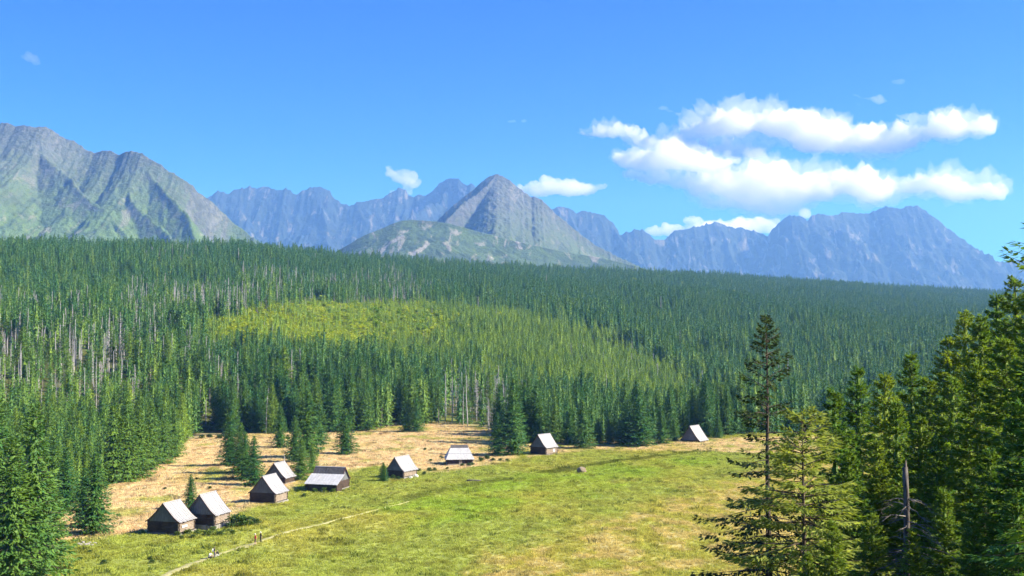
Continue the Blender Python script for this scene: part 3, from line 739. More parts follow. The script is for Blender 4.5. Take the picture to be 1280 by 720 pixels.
# spruces picked out one by one in the photograph: (column, foot row, top row, width factor, tint, label, group)
PICK = [
 (12, 745, 545, 1.15, .25, 'leafy-boughed spruce at the bottom of the left forest clump', 'spruces at the foot of the left clump'),
 (38, 738, 505, 1.05, .22, 'tall spruce rising from the foot of the left forest clump', 'spruces at the foot of the left clump'),
 (58, 715, 590, 1.2, .30, 'shorter spruce on the meadow-side margin of the left clump', 'spruces at the foot of the left clump'),
 (-8, 720, 500, 1.1, .2, 'tall spruce rising from the foot of the left forest clump', 'spruces at the foot of the left clump'),
 (118, 668, 566, 1.25, .12, 'broad dark spruce standing forward on the meadow left of the twin huts', None),
 (104, 660, 585, 1.15, .05, 'small dark spruce tucked against the broad spruce left of the twin huts', None),
 (82, 640, 560, 1.2, .02, 'shaded spruce between the left clump and the straw slope', None),
 (140, 604, 505, 1.1, .28, 'sunlit spruce in the row along the straw slope above the twin huts', 'spruce row along the straw slope'),
 (157, 602, 492, 1.0, .3, 'sunlit spruce in the row along the straw slope above the twin huts', 'spruce row along the straw slope'),
 (173, 598, 508, 1.1, .32, 'sunlit spruce in the row along the straw slope above the twin huts', 'spruce row along the straw slope'),
 (188, 588, 500, 1.0, .3, 'sunlit spruce in the row along the straw slope above the twin huts', 'spruce row along the straw slope'),
 (203, 580, 503, 1.1, .25, 'sunlit spruce in the row along the straw slope above the twin huts', 'spruce row along the straw slope'),
 (218, 572, 508, 1.0, .3, 'sunlit spruce in the row along the straw slope above the twin huts', 'spruce row along the straw slope'),
 (238, 636, 593, 1.35, .12, 'lone young spruce directly behind the twin huts', None),
 (288, 582, 518, 1.35, .05, 'dark spruce in the island on the straw field, highest up the slope', None),
 (300, 592, 528, 1.35, .18, 'sunlit middle spruce of the island on the straw field', None),
 (317, 608, 545, 1.25, .04, 'dark lower spruce of the island, just left of the paired huts', None),
 (306, 600, 540, 1.2, .1, 'small spruce wedged inside the island on the straw field', None),
 (350, 560, 505, 1.2, .1, 'spruce behind the gap between the island and the grove', None),
 (368, 578, 520, 1.2, .12, 'spruce on the left side of the grove behind the paired huts', None),
 (384, 572, 486, 1.25, .16, 'tallest spruce of the grove behind the paired huts', None),
 (376, 600, 548, 1.5, .3, 'bushy pale spruce right behind the paired huts', None),
 (390, 592, 555, 1.3, .38, 'thin light green tree on the right side of the grove', None),
 (400, 556, 500, 1.2, .1, 'dark spruce at the back right of the grove', None),
 (432, 568, 511, 1.45, .1, 'lone broad spruce above the lean-to hut', None),
 (479, 602, 578, 1.7, .05, 'little bushy spruce at the left gable of the middle hut', None),
 (508, 540, 494, 1.2, .12, 'slim spruce standing forward on the upper straw field', 'pair of slim spruces on the upper straw field'),
 (520, 540, 492, 1.2, .12, 'slim spruce standing forward on the upper straw field', 'pair of slim spruces on the upper straw field'),
 (622, 570, 516, 1.4, .04, 'dark broad spruce left of the log hut with the round disc', None),
 (641, 569, 488, 1.15, .10, 'tall spruce close to the gable of the log hut with the round disc', None),
 (655, 545, 500, 1.1, .08, 'spruce in the gap behind the log hut with the round disc', None),
 (712, 556, 512, 1.3, .02, 'dark spruce just right of the log hut with the round disc', None),
 (729, 561, 500, 1.25, .14, 'sunlit pointed spruce in front of the edge right of the disc hut', None),
 (748, 555, 522, 1.2, .15, 'small light spruce along the meadow edge between pointed and giant spruces', 'small spruces along the far edge'),
 (762, 555, 515, 1.2, .18, 'small light spruce along the meadow edge between pointed and giant spruces', 'small spruces along the far edge'),
 (775, 555, 520, 1.2, .15, 'small light spruce along the meadow edge between pointed and giant spruces', 'small spruces along the far edge'),
 (797, 558, 480, 1.5, .05, 'giant broad spruce standing out of the far meadow edge', None),
 (785, 556, 498, 1.3, .02, 'dark spruce leaning against the giant broad spruce', None),
 (827, 555, 512, 1.45, .07, 'rounded dark spruce to the right of the giant broad spruce', None),
 (843, 552, 522, 1.3, .12, 'small spruce between the rounded dark spruce and the last hut', None),
 (898, 548, 518, 1.3, .1, 'small spruce to the right of the last hut', None),
]
for k, (px, py, ty, wd, tn, lab, grp) in enumerate(PICK):
    x, y, z = ground_at(px, py)
    top = at_depth(px, ty, y)[2]
    place_tree('spruce_tree', mid_spruce[k % 5], 15.0, x, y, z, top - z, wd, tn, lab, 'spruce', grp)

# rank the forest trees by their size in the picture and build the largest as things
size = hgt / fy
# trees whose foot is outside the picture show little
size = np.where((fpx < -15) | (fpx > 935), 0, size)
order = np.argsort(-size)
sp_all = order[(~isdead & ~isbirch)[order]]
near_sp = sp_all[:215]
dd_all = order[isdead[order]]; near_dd = dd_all[:120]
bb_all = order[isbirch[order]]; near_bb = bb_all[:60]
single = np.zeros(n, bool); single[near_sp] = True; single[near_dd] = True; single[near_bb] = True
for i in near_sp:
    st = isstand[i]
    left = fpx[i] < 250
    hw = 'towering' if hgt[i] > 21 else ('short' if hgt[i] < 15 else 'medium-height')
    cw = 'yellow-green sunlit' if tint[i] > 0.45 else ('mid-green' if tint[i] > 0.22 else 'dark green')
    if left:
        pl = ('at the foot of the left forest clump' if fpy[i] > 660 else 'in the left clump behind the broad spruce' if fpy[i] > 615 else 'in the left clump bordering the straw slope' if fpx[i] > 110 else 'in the left clump below the dead trunks')
    elif fpx[i] < 450: pl = 'at the forest edge behind the spruce grove'
    elif fpx[i] < 640: pl = 'at the forest edge above the upper straw field'
    elif fpx[i] < 790: pl = 'in the forest margin behind the disc hut'
    else: pl = 'in the forest margin behind the giant spruce'
    if st: pr, nom = random.choice(mid_stand), 20.0
    else: pr, nom = random.choice(mid_spruce), 15.0
    kw = 'bare-stemmed spruce' if st else 'spruce'
    lab = '%s %s %s %s' % (hw, cw, kw, pl); grp = '%s %ss %s' % (cw, kw, pl)
    place_tree('spruce_tree', pr, nom, fx[i], fy[i], fz[i] - 0.1, hgt[i], random.uniform(0.85, 1.15), tint[i], lab, 'spruce', grp)
for i in near_dd:
    o = link('dead_tree', random.choice(mid_dead), None, None, (fx[i], fy[i], fz[i] - 0.1))
    s = hgt[i] / 15.0; o.scale = (s, s, s); o.rotation_euler = (random.gauss(0, .02), random.gauss(0, .02), random.uniform(0, 6.28))
    hw = 'tall' if hgt[i] > 14.5 else ('stubby' if hgt[i] < 10 else 'medium-height')
    pl = ('above the left forest clump' if fpx[i] < 130 else 'above the spruce row of the straw slope') if fpx[i] < 250 else ('behind the island of spruces and the grove' if fpx[i] < 450 else ('above the upper straw field' if fpx[i] < 640 else 'behind the far meadow edge'))
    tag(o, '%s bare grey dead trunk %s' % (hw, pl), 'dead tree', 'bare grey dead trunks ' + pl)
for i in near_bb:
    place_tree('deciduous_sapling', random.choice(mid_birch), 7.0, fx[i], fy[i], fz[i] - 0.05, min(hgt[i], 9) * 0.6, random.uniform(0.9, 1.3), tint[i], '%s leafy sapling among the spruces %s' % (('yellowish' if tint[i] > .5 else 'light green'), ('of the left clump' if fpx[i] < 250 else 'above the upper straw field' if fpx[i] < 640 else 'behind the far meadow edge')), 'sapling', 'leafy saplings ' + ('of the left clump' if fpx[i] < 250 else 'above the upper straw field' if fpx[i] < 640 else 'behind the far meadow edge'))

rest = ~single
def mass(name, label, m, protos, nominal, pick, wmul=1.0):
    k = np.where(m)[0]
    s = hgt[k] / nominal(k)
    wv = r.uniform(0.95, 1.45, len(k)) * wmul
    scatter(name, label, np.stack([fx[k], fy[k], fz[k] - 0.2], 1), pick(k), r.uniform(0, 6.28, len(k)), np.stack([s * wv, s * wv, s], 1), tint[k], protos)
mass('spruce_forest', 'dense dark green spruce forest covering the hill', rest & ~isdead & ~isbirch, far_spruce, lambda k: np.where(isstand[k], 22.0, 20.0), lambda k: np.where(isstand[k], r.integers(5, 8, len(k)), r.integers(0, 5, len(k))))
mass('dead_wood', 'grey dead trunks standing in thinned patches of the hill forest', rest & isdead, far_dead, lambda k: 17.0 + 0 * k, lambda k: r.integers(0, 3, len(k)))
mass('young_deciduous_growth', 'yellow-green young trees in the clearing on the hill', rest & isbirch, far_birch, lambda k: 11.0 + 0 * k, lambda k: r.integers(0, 3, len(k)), 1.1)

# ------------------------------------------------------------------ trees on the near slope at the right
near_pr = [proto('slope_spruce_%d' % k, *spruce(300 + k, 16, 2.7 + 0.2 * (k % 3), 0.02, 34, 7, 110, 0.36, 0.115, 0.36, wood=True, shape=0.78, lat=0.26, hang=0.22, skirts=20, skirt_seg=12, core=0.30), M_NEAR, M_BARK) for k in range(4)]
sparse_pr = proto('sparse_spruce', *spruce(331, 18, 3.6, 0.02, 44, 6, 74, 0.27, 0.125, 0.42, sparse=0.62, sparse_mid=True, lat=0.28, wood=True, shape=0.86, trad=0.20, jitter=0.45, hang=0.4, onesided=(0.2, 0.5)), leaf_mat('dark_tuft_needles', (0.030, 0.060, 0.012), (0.150, 0.180, 0.022), 0.35, 0.9), M_BARK)
pale_pr = proto('pale_spruce', *spruce(341, 11, 3.0, 0.02, 26, 6, 110, 0.36, 0.085, 0.45, lat=0.24, sparse=0.10, wood=True, shape=0.66, jitter=0.35, hang=0.25), M_PALE, M_BARK)
def slope_tree(px, ty, Y, pr, nominal, wd, tn, label, group=None, rz=None, name='spruce_tree'):
    x, y, top = at_depth(px, ty, Y)
    z = float(G(x, y)) - 0.15
    place_tree(name, pr, nominal, x, y, z, top - z, wd * 1.12, tn, label, 'spruce', group, rz)
slope_tree(957, 393, 62, sparse_pr, 18, 1.0, .05, 'tall sparse dark spruce with visible trunk and thin crown by the meadow', rz=0.0)
slope_tree(1004, 512, 54, pale_pr, 11, 1.15, .4, 'pale yellow-green spruce with loose feathery boughs beside the sparse dark spruce')
G_R = 'spruces crowded on the near right slope'
SLOPE = [(1042, 484, 88, .95, .05), (1072, 458, 98, .85, .04), (1106, 466, 84, .9, .45), (1138, 440, 112, .9, .1), (1160, 470, 92, 1.0, .35), (1184, 420, 108, .95, .5), (1206, 388, 116, .9, .4),
         (1226, 392, 104, .9, .2), (1246, 366, 108, .9, .1), (1268, 345, 100, .9, .25), (1296, 335, 92, 1.0, .2), (1060, 560, 62, 1.0, .12), (1096, 548, 66, .95, .4), (1150, 520, 64, 1.0, .3), (1190, 470, 72, 1.0, .2),
         (1222, 452, 66, 1.0, .3), (1256, 420, 62, 1.0, .25), (1294, 390, 58, 1.0, .2), (1236, 560, 46, 1.0, .05), (1275, 500, 44, 1.1, .0), (1180, 610, 48, 1.0, .2), (1090, 640, 46, 1.1, .35), (1040, 650, 48, 1.0, .3), (1310, 440, 40, 1.1, .0), (1140, 660, 44, 1.0, .45), (1215, 650, 40, 1.0, .15), (1010, 690, 46, 1.0, .3),
         (1120, 500, 76, .9, .15), (1172, 545, 58, .9, .1), (1270, 610, 36, 1.1, .05)]
for k, (px, ty, Y, wd, tn) in enumerate(SLOPE):
    pl = 'behind the pale feathery spruce' if px < 1085 else ('around the broken snag' if px < 1180 else ('high on the slope beyond the broken snag' if Y > 80 else 'low on the slope beyond the broken snag'))
    lab = ('sunlit yellow-green spruce ' if tn >= .3 else 'dark green spruce ') + 'crowded ' + pl
    slope_tree(px, ty, Y, near_pr[k % 4], 16, wd, tn + .07, lab, ('sunlit' if tn >= .3 else 'dark') + ' slope spruces ' + pl)
edge_pr = proto('slim_spruce', *spruce(351, 18, 2.4, 0.02, 30, 5, 70, 0.30, 0.11, 0.42, sparse=0.35, shape=0.40, lat=0.26, hang=0.3, jitter=0.4), M_NEAR, M_BARK)
slope_tree(1346, 120, 30, edge_pr, 18, 1.0, .0, 'tall spruce whose bough tips hang against the sky at the slope', rz=1.2)

# broken snag with bare boughs
M_BOUGH = bark_mat('grey_brown_boughs', (0.12, 0.10, 0.085), (0.30, 0.27, 0.24))
def snag():
    Y = 46.0; x, y, top = at_depth(1132, 584, Y); z = float(G(x, y)); h = top - z
    s = empty('broken_snag', (x, y, z))
    tb = MB(); zs = np.linspace(-0.4, h, 9)
    tb.tube([(0.03 * math.sin(q * 1.3), 0.03 * math.cos(q), q) for q in zs], [0.17 - 0.06 * max(q, 0) / h for q in zs], 9)
    tb.add([(0.08, 0.02, h - 0.05), (-0.06, 0.07, h - 0.05), (-0.02, -0.08, h - 0.05), (0.03, 0.01, h + 0.35)], [(0, 1, 3), (1, 2, 3), (2, 0, 3)])
    link('trunk', tb.mesh('snag_trunk', True), M_SNAG, s)
    rr = random.Random(5)
    for k in range(38):
        b = MB(); zz = h * rr.uniform(0.12, 0.93); az = rr.uniform(0, 6.28); L = rr.uniform(0.5, 3.3) * (1.1 - zz / h * 0.5)
        c, sn = math.cos(az), math.sin(az); p = []
        for q in range(6):
            t = q / 5; p.append((c * L * t + 0.05 * rr.gauss(0, 1), sn * L * t + 0.05 * rr.gauss(0, 1), zz + L * (0.22 * t - 0.6 * t * t) + 0.03 * rr.gauss(0, 1)))
        b.tube(p, [0.026, 0.020, 0.015, 0.011, 0.007, 0.003], 5)
        for q in range(7):
            t = rr.uniform(0.3, 0.95); i0 = min(4, int(t * 5)); P0 = Vector(p[i0]).lerp(Vector(p[i0 + 1]), t * 5 - i0)
            d = Vector((c, sn, -0.3)) + Vector((-sn, c, 0)) * rr.choice((-1, 1)) * rr.uniform(.5, 1.3); d.normalize(); l2 = rr.uniform(.2, .7)
            b.tube([P0, P0 + d * l2 * .5, P0 + d * l2 + Vector((0, 0, -0.12 * l2))], [0.010, 0.007, 0.002], 3)
        link('bough', b.mesh('snag_bough', True), M_BOUGH, s)
    tag(s, 'broken dark snag with bare drooping grey boughs among the slope spruces', 'dead tree')
snag()

# ------------------------------------------------------------------ path
PATH = [(190, 729), (214, 716), (236, 707), (262, 697), (290, 688), (320, 679), (345, 670), (366, 664), (400, 656), (440, 646), (482, 635), (512, 627)]
pp = np.array([ground_at(px, py) for px, py in PATH])
dist = np.concatenate([[0], np.cumsum(np.linalg.norm(np.diff(pp[:, :2], axis=0), axis=1))])
ss = np.arange(0, dist[-1], 0.45)
cx = np.interp(ss, dist, pp[:, 0]); cyy = np.interp(ss, dist, pp[:, 1])
kk = np.ones(9) / 9; cx[4:-4] = np.convolve(cx, kk, 'valid'); cyy[4:-4] = np.convolve(cyy, kk, 'valid')
tx, ty_ = np.gradient(cx), np.gradient(cyy); ln = np.hypot(tx, ty_); nx, ny = -ty_ / ln, tx / ln
wid = (0.60 * (1 - 0.85 * sstep(0.25, 0.9, ss / ss[-1])) + 0.02) * (1 + 1.3 * fbm(ss / 5.0, ss * 0 + 3, 3)); wid = np.maximum(wid, 0.03)
rows = []
for q in np.linspace(-1, 1, 7):
    e = 0.25 * fbm(ss / 0.9, ss * 0 + q * 9, 2) * abs(q)
    X_ = cx + nx * (wid * q + e); Y_ = cyy + ny * (wid * q + e)
    rows.append(np.stack([X_, Y_, G(X_, Y_) + 0.10 - 0.10 * abs(q) ** 3], -1))
pv = np.stack(rows, 1)
m_, nt, out = mat('pale_gravel'); tc = nt.nodes.new('ShaderNodeTexCoord'); nn = noise_n(nt, 1.3, 5, 0.65, tc.outputs['Object'])
principled(nt, out, mixc(nt, ramp(nt, nn, 0.35, 0.65), (0.26, 0.26, 0.09), (0.38, 0.35, 0.19)), 0.95, 0.1, nn, 0.4, 0.05)
tag(link('path', new_mesh('path', pv.reshape(-1, 3), grid_faces(len(ss), 7)[:, ::-1].copy(), True), m_), 'pale footpath worn across the meadow', kind='structure')
path_xy = np.stack([cx, cyy], 1)

# ------------------------------------------------------------------ huts
def log_wall(x0, x1, y, z0, z1, along='x', off=0.0):
    """stacked round logs, ends notched past the corners"""
    mb = MB(); nlog = max(3, int(round((z1 - z0) / 0.24))); hh = (z1 - z0) / nlog
    for k in range(nlog):
        zc = z0 + hh * (k + 0.5) + off; e = 0.18 + 0.05 * math.sin(k * 2.1 + x0)
        p = [(x0 - e, y, zc), (x1 + e, y, zc)]
        if along == 'y': p = [(y, x0 - e, zc), (y, x1 + e, zc)]
        mb.tube(p, [hh * 0.56] * 2, 7)
    return mb.mesh('log_wall', False)
def stone_base(W, L, h):
    mb = MB(); rr = random.Random(int(W * 100 + L * 10))
    for (ax, a0, a1, c) in (('x', -W / 2, W / 2, -L / 2), ('x', -W / 2, W / 2, L / 2), ('y', -L / 2, L / 2, -W / 2), ('y', -L / 2, L / 2, W / 2)):
        t = a0
        while t < a1:
            w_ = rr.uniform(.35, .65); z1 = h * rr.uniform(.8, 1.02); d_ = rr.uniform(.16, .26)
            if ax == 'x': mb.box(t, t + w_ - .03, c - d_, c + d_, -0.8, z1)
            else: mb.box(c - d_, c + d_, t, t + w_ - .03, -0.8, z1)
            t += w_
    return mb.mesh('foundation')
def roof_profile(W, zw, zr, over, flare=0.28):
    """half roof from the ridge down to the eave, slightly bell-cast: list of (x, z)"""
    xe = W / 2 + over; pts = []
    slope = (zr - zw) / (W / 2)
    for t in np.linspace(0, 1, 7):
        x = xe * t; z = zr - slope * x * (1.06 - 0.06 * t) + flare * max(0, t - 0.55) ** 2 * 2.2
        pts.append((x, z))
    return pts
def roof_slope(W, L, zw, zr, over, gov, side, board=0.30, thick=0.06, flare=0.28):
    """one roof side of separate overlapping boards running from ridge to eave"""
    mb = MB(); pr = roof_profile(W, zw, zr, over, flare); y0, y1 = -L / 2 - gov, L / 2 + gov
    nb = int((y1 - y0) / board); bw = (y1 - y0) / nb; rr = random.Random(int(W * 31 + L * 77 + side))
    for k in range(nb):
        ya, yb = y0 + k * bw + 0.012, y0 + (k + 1) * bw - 0.012
        lift = rr.uniform(0, 0.035) + (0.03 if k % 2 else 0); ext_ = rr.uniform(-0.05, 0.08)
        V = []; Fs = []
        for i, (x, z) in enumerate(pr):
            if i == len(pr) - 1: x += ext_; z -= ext_ * 0.7
            for (yy, dz) in ((ya, lift), (yb, lift), (yb, lift - thick), (ya, lift - thick)): V.append((side * x, yy, z + dz))
        for i in range(len(pr) - 1):
            a = i * 4; b = a + 4
            for q in range(4): Fs.append((a + q, a + (q + 1) % 4, b + (q + 1) % 4, b + q))
        Fs.append((0, 1, 2, 3)); e = (len(pr) - 1) * 4; Fs.append((e + 3, e + 2, e + 1, e))
        mb.add(V, Fs)
    return mb.mesh('roof_slope')
def gable_boards(W, zw, zr, y, flare, out_):
    mb = MB(); pr = roof_profile(W, zw, zr, 0.35, flare); bw = 0.22; n_ = int(W / bw)
    xs_ = [p[0] for p in pr]; zs_ = [p[1] for p in pr]
    for k in range(n_ + 1):
        xa = -W / 2 + k * W / (n_ + 1) + .006; xb = -W / 2 + (k + 1) * W / (n_ + 1) - .006
        za = np.interp(abs(xa), xs_, zs_) - .07; zb = np.interp(abs(xb), xs_, zs_) - .07
        d = 0.02 * (k % 2)
        ya, yb = y + out_ * (0.0 + d), y + out_ * (0.05 + d)
        V = [(xa, ya, zw - .05), (xb, ya, zw - .05), (xb, ya, zb), (xa, ya, za), (xa, yb, zw - .05), (xb, yb, zw - .05), (xb, yb, zb), (xa, yb, za)]
        mb.add(V, [(0, 1, 2, 3), (7, 6, 5, 4), (0, 4, 5, 1), (1, 5, 6, 2), (2, 6, 7, 3), (3, 7, 4, 0)])
    return mb.mesh('gable')
def barge(W, L, zw, zr, over, gov, flare):
    out_ = []
    pr = roof_profile(W, zw, zr, over, flare)
    for sy in (-1, 1):
        for sx in (-1, 1):
            mb = MB(); y = sy * (L / 2 + gov + 0.03); V = []; Fs = []
            for (x, z) in pr:
                for (dy, dz) in ((-.025, .06), (.025, .06), (.025, -.16), (-.025, -.16)): V.append((sx * x, y + dy, z + dz))
            for i in range(len(pr) - 1):
                a = i * 4; b = a + 4
                for q in range(4): Fs.append((a + q, a + (q + 1) % 4, b + (q + 1) % 4, b + q))
            Fs.append((0, 1, 2, 3)); e = (len(pr) - 1) * 4; Fs.append((e + 3, e + 2, e + 1, e))
            mb.add(V, Fs); out_.append(mb.mesh('barge_board'))
    return out_
HUTS = []
def hut(px, py, W, L, zw, zr, yaw, label, over=0.42, gov=0.35, flare=0.8, base=0.35, wall=M_LOG, side_wall=None, roofm=(M_ROOF, M_ROOF), extras=None, sink=0.0, group=None):
    x, y, z = ground_at(px, py)
    t = empty('log_hut', (x, y, z - sink), yaw)
    HUTS.append((x, y, max(W, L) * 0.5 + 0.5))
    link('foundation', stone_base(W, L, base), M_STONE, t)['kind'] = 'stuff'
    for (nm, args, mt) in (('log_wall', (-W / 2, W / 2, -L / 2, base, zw), wall), ('log_wall', (-W / 2, W / 2, L / 2, base, zw), wall),
                       ('log_wall', (-L / 2, L / 2, -W / 2, base, zw, 'y', 0.1), wall), ('log_wall', (-L / 2, L / 2, W / 2, base, zw, 'y', 0.1), side_wall or wall)):
        link(nm, log_wall(*args), mt, t)['kind'] = 'stuff'
    for sy in (-1, 1): link('gable', gable_boards(W, zw, zr, sy * (L / 2 + 0.02), flare, sy), M_BOARD, t)['kind'] = 'stuff'
    slopes = []
    for i, sx in enumerate((-1, 1)):
        slopes.append(link('roof_slope', roof_slope(W, L, zw, zr, over, gov, sx, flare=flare), roofm[i], t)); slopes[-1]['kind'] = 'stuff'
    rb = MB(); yy = L / 2 + gov + .02
    rb.add([(-.16, -yy, zr - .02), (0, -yy, zr + .10), (.16, -yy, zr - .02), (-.16, yy, zr - .02), (0, yy, zr + .10), (.16, yy, zr - .02)], [(0, 2, 1), (3, 4, 5), (0, 1, 4, 3), (1, 2, 5, 4), (2, 0, 3, 5)])
    link('ridge_board', rb.mesh('ridge_board'), M_ROOF, t)
    for i, b in enumerate(barge(W, L, zw, zr, over, gov, flare)): link('barge_board', b, M_TRIM, slopes[i % 2])
    for sx in (-1, 1):
        fb = MB(); fb.box(sx * (W / 2 + .13) - .03, sx * (W / 2 + .13) + .03, -L / 2 - .2, L / 2 + .2, zw - .30, zw - .06); link('eave_beam', fb.mesh('eave_beam'), M_TRIM, slopes[0 if sx < 0 else 1])
    tag(t, label, 'hut', group)
    return t
YW = math.radians(-10)
hA = hut(214, 666, 5.6, 4.4, 2.2, 5.1, math.radians(-16), 'log hut with pale roof, the lower front one of the touching twin huts', wall=M_LOG, side_wall=M_LOGLIT)
hB = hut(259, 659, 5.4, 4.6, 2.5, 5.7, math.radians(-15), 'log hut with pale roof, the hind one of the touching twin huts beside the bush', base=0.75, side_wall=M_LOGLIT)
hC = hut(336, 628, 5.3, 4.9, 2.2, 5.4, math.radians(-16), 'log hut with pale roof, the front one of the two huts under the grove', side_wall=M_LOGLIT)
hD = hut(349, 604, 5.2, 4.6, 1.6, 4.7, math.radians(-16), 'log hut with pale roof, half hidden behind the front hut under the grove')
hF = hut(502, 597, 4.6, 5.4, 2.0, 5.0, math.radians(-28), 'log hut with pale roof and the little spruce at its gable', side_wall=M_LOGLIT, base=0.5)
hH = hut(680, 568, 5.2, 5.2, 2.3, 5.7, math.radians(-38), 'log hut with grey roof and white round disc on its pale wall', side_wall=M_LOGLIT, base=0.3)
hI = hut(868, 552, 6.2, 6.0, 1.0, 5.4, math.radians(-35), 'steep-roofed hut standing last at the far end of the meadow', sink=0.3)
# white disc on the pale wall of one hut
mb = MB(); mb.tube([(5.2 / 2 + .18, 0.9, 1.25), (5.2 / 2 + .24, 0.9, 1.25)], [0.42, 0.42], 20)
link('disc', mb.mesh('disc', False), plain_mat('white_disc', (0.75, 0.75, 0.75)), hH)['label'] = 'white round disc on the side wall'
# white notice board on the side wall of the front twin hut
mb = MB(); mb.box(5.6 / 2 + .16, 5.6 / 2 + .21, -1.5, 0.0, 1.15, 1.5)
link('wall_board', mb.mesh('wall_board'), plain_mat('white_board', (0.7, 0.68, 0.62)), hA)
# white stone pile / tarpaulin at the wall of the middle hut
# lean-to hut: ridge runs across, dark upper roof, pale lean-to roof in front
def leanto_hut():
    W, L, zw, zr = 4.8, 6.4, 2.0, 4.7
    t = hut(413, 611, W, L, zw, zr, math.radians(74), 'low hut with dark main roof and pale lean-to roof in front', roofm=(M_ROOFDARK, M_ROOFDARK), over=0.2, wall=M_LOG)
    # local -x side faces the viewer: lean-to there
    mb = MB(); nb_ = 22; y0, y1 = -L / 2 - 0.9, L / 2 + 0.5
    for k in range(nb_):
        a = y0 + (y1 - y0) * k / nb_ + .01; b = y0 + (y1 - y0) * (k + 1) / nb_ - .01; d = .03 * (k % 2)
        V = [(-W / 2 + 0.75, a, 3.35 + d), (-W / 2 + 0.75, b, 3.35 + d), (-W / 2 - 2.9, b, 1.55 + d), (-W / 2 - 2.9, a, 1.55 + d)]
        V += [(p[0], p[1], p[2] - .06) for p in V]
        mb.add(V, [(0, 1, 2, 3), (7, 6, 5, 4), (0, 4, 5, 1), (1, 5, 6, 2), (2, 6, 7, 3), (3, 7, 4, 0)])
    o = link('lean_to_roof', mb.mesh('lean_to_roof'), M_ROOFLIT, t); o['kind'] = 'stuff'; o['label'] = 'pale board roof of the lean-to'
    link('log_wall', log_wall(-L / 2 - .5, L / 2 + .1, -W / 2 - 2.5, -0.3, 1.55, 'y'), M_LOG, t)['kind'] = 'stuff'
    for yy in (-L / 2 - .5, L / 2 + .1): link('log_wall', log_wall(-W / 2 - 2.5, -W / 2, yy, -0.3, 1.7), M_LOG, t)['kind'] = 'stuff'
    return t
leanto_hut()
def hip_hut():
    """hut seen eave-on with a two-tier pale roof, half-hipped ends and a dark cap"""
    x, y, z = ground_at(574, 580)
    W, L, zw, zr = 5.0, 6.4, 1.55, 4.9
    t = empty('log_hut', (x, y, z), math.radians(8)); HUTS.append((x, y, 3.9))
    link('foundation', stone_base(L, W, 0.3), M_STONE, t)['kind'] = 'stuff'
    for yy in (-W / 2, W / 2): link('log_wall', log_wall(-L / 2, L / 2, yy, .3, zw), M_LOG, t)['kind'] = 'stuff'
    for xx, mt in ((-L / 2, M_LOG), (L / 2, M_LOGLIT)): link('log_wall', log_wall(-W / 2, W / 2, xx, .3, zw, 'y', .1), mt, t)['kind'] = 'stuff'
    # tiers: (half length bottom, half depth bottom, z bottom) -> (top)
    tiers = [((L / 2 + .55, W / 2 + .55, zw - .15), (L / 2 - .25, W / 2 - .75, zw + 1.35)), ((L / 2 - .15, W / 2 - .62, zw + 1.30), (L / 2 - .85, .42, zr - .65))]
    for (b, tt) in tiers:
        for side in range(4):
            mb = MB(); nb_ = 20 if side < 2 else 14
            for k in range(nb_):
                u0, u1 = -1 + 2 * k / nb_ + .004, -1 + 2 * (k + 1) / nb_ - .004; d = .03 * (k % 2)
                def P(u, lv):
                    hx, hy, zz = lv
                    return ((u * hx, (-hy if side == 0 else hy), zz + d) if side < 2 else ((hx if side == 2 else -hx), u * hy, zz + d))
                V = [P(u0, b), P(u1, b), P(u1, tt), P(u0, tt)]; V += [(p[0] * .985, p[1] * .98, p[2] - .07) for p in V]
                mb.add(V, [(0, 1, 2, 3), (7, 6, 5, 4), (0, 4, 5, 1), (1, 5, 6, 2), (2, 6, 7, 3), (3, 7, 4, 0)])
            link('roof_slope', mb.mesh('roof_slope'), M_ROOFLIT, t)['kind'] = 'stuff'
    for sy in (-1, 1):
        mb = MB(); hx = L / 2 - .95
        V = [(-hx, sy * .55, zr - .72), (hx, sy * .55, zr - .72), (hx, 0, zr), (-hx, 0, zr)]; V += [(p[0], p[1], p[2] - .08) for p in V]
        mb.add(V, [(0, 1, 2, 3), (7, 6, 5, 4), (0, 4, 5, 1), (1, 5, 6, 2), (2, 6, 7, 3), (3, 7, 4, 0)])
        link('roof_cap', mb.mesh('roof_cap'), M_ROOFDARK, t)['label'] = 'dark cap along the ridge'
    mb = MB(); mb.box(-.3, .5, -W / 2 - .24, -W / 2 - .17, .15, zw - .05); link('door', mb.mesh('door'), M_DOOR, t)
    tag(t, 'hut with two-tier pale hipped roof and dark ridge cap', 'hut')
hip_hut()

# ------------------------------------------------------------------ shrubs, boulder, log, stump, posts
shrub_pr = [proto('shrub_%d' % k, *leafy(400 + k, 1.6, 1.3, 420, 0.34, 0.2, 4), M_SHRUB, M_BARK) for k in range(3)]
def shrub(px, py, h, wid_, tn, label, grp=None):
    x, y, z = ground_at(px, py)
    t = place_tree('shrub', random.choice(shrub_pr), 1.6, x, y, z - .05, h, wid_, tn, label, 'shrub', grp)
    for c in t.children:
        if c.name.startswith('crown'): c.name = 'foliage'
        else: c.name = 'stem'
for (px, py, h, w_, tn) in ((296, 660, 2.1, 1.3, .1), (308, 658, 1.6, 1.4, .2), (318, 656, 1.2, 1.4, .3)):
    shrub(px, py, h, w_, tn, 'rounded green bush right of the hind twin hut', 'bushes right of the twin huts')
for k in range(15):
    px = 222 + k * 4.9; shrub(px, 671 + 3 * math.sin(k * 1.9) - 0.07 * (px - 222), random.uniform(.5, 1.0), random.uniform(.8, 1.4), random.uniform(.5, 1.0), 'leafy weed clump growing in front of the twin huts', 'weeds in front of the twin huts')
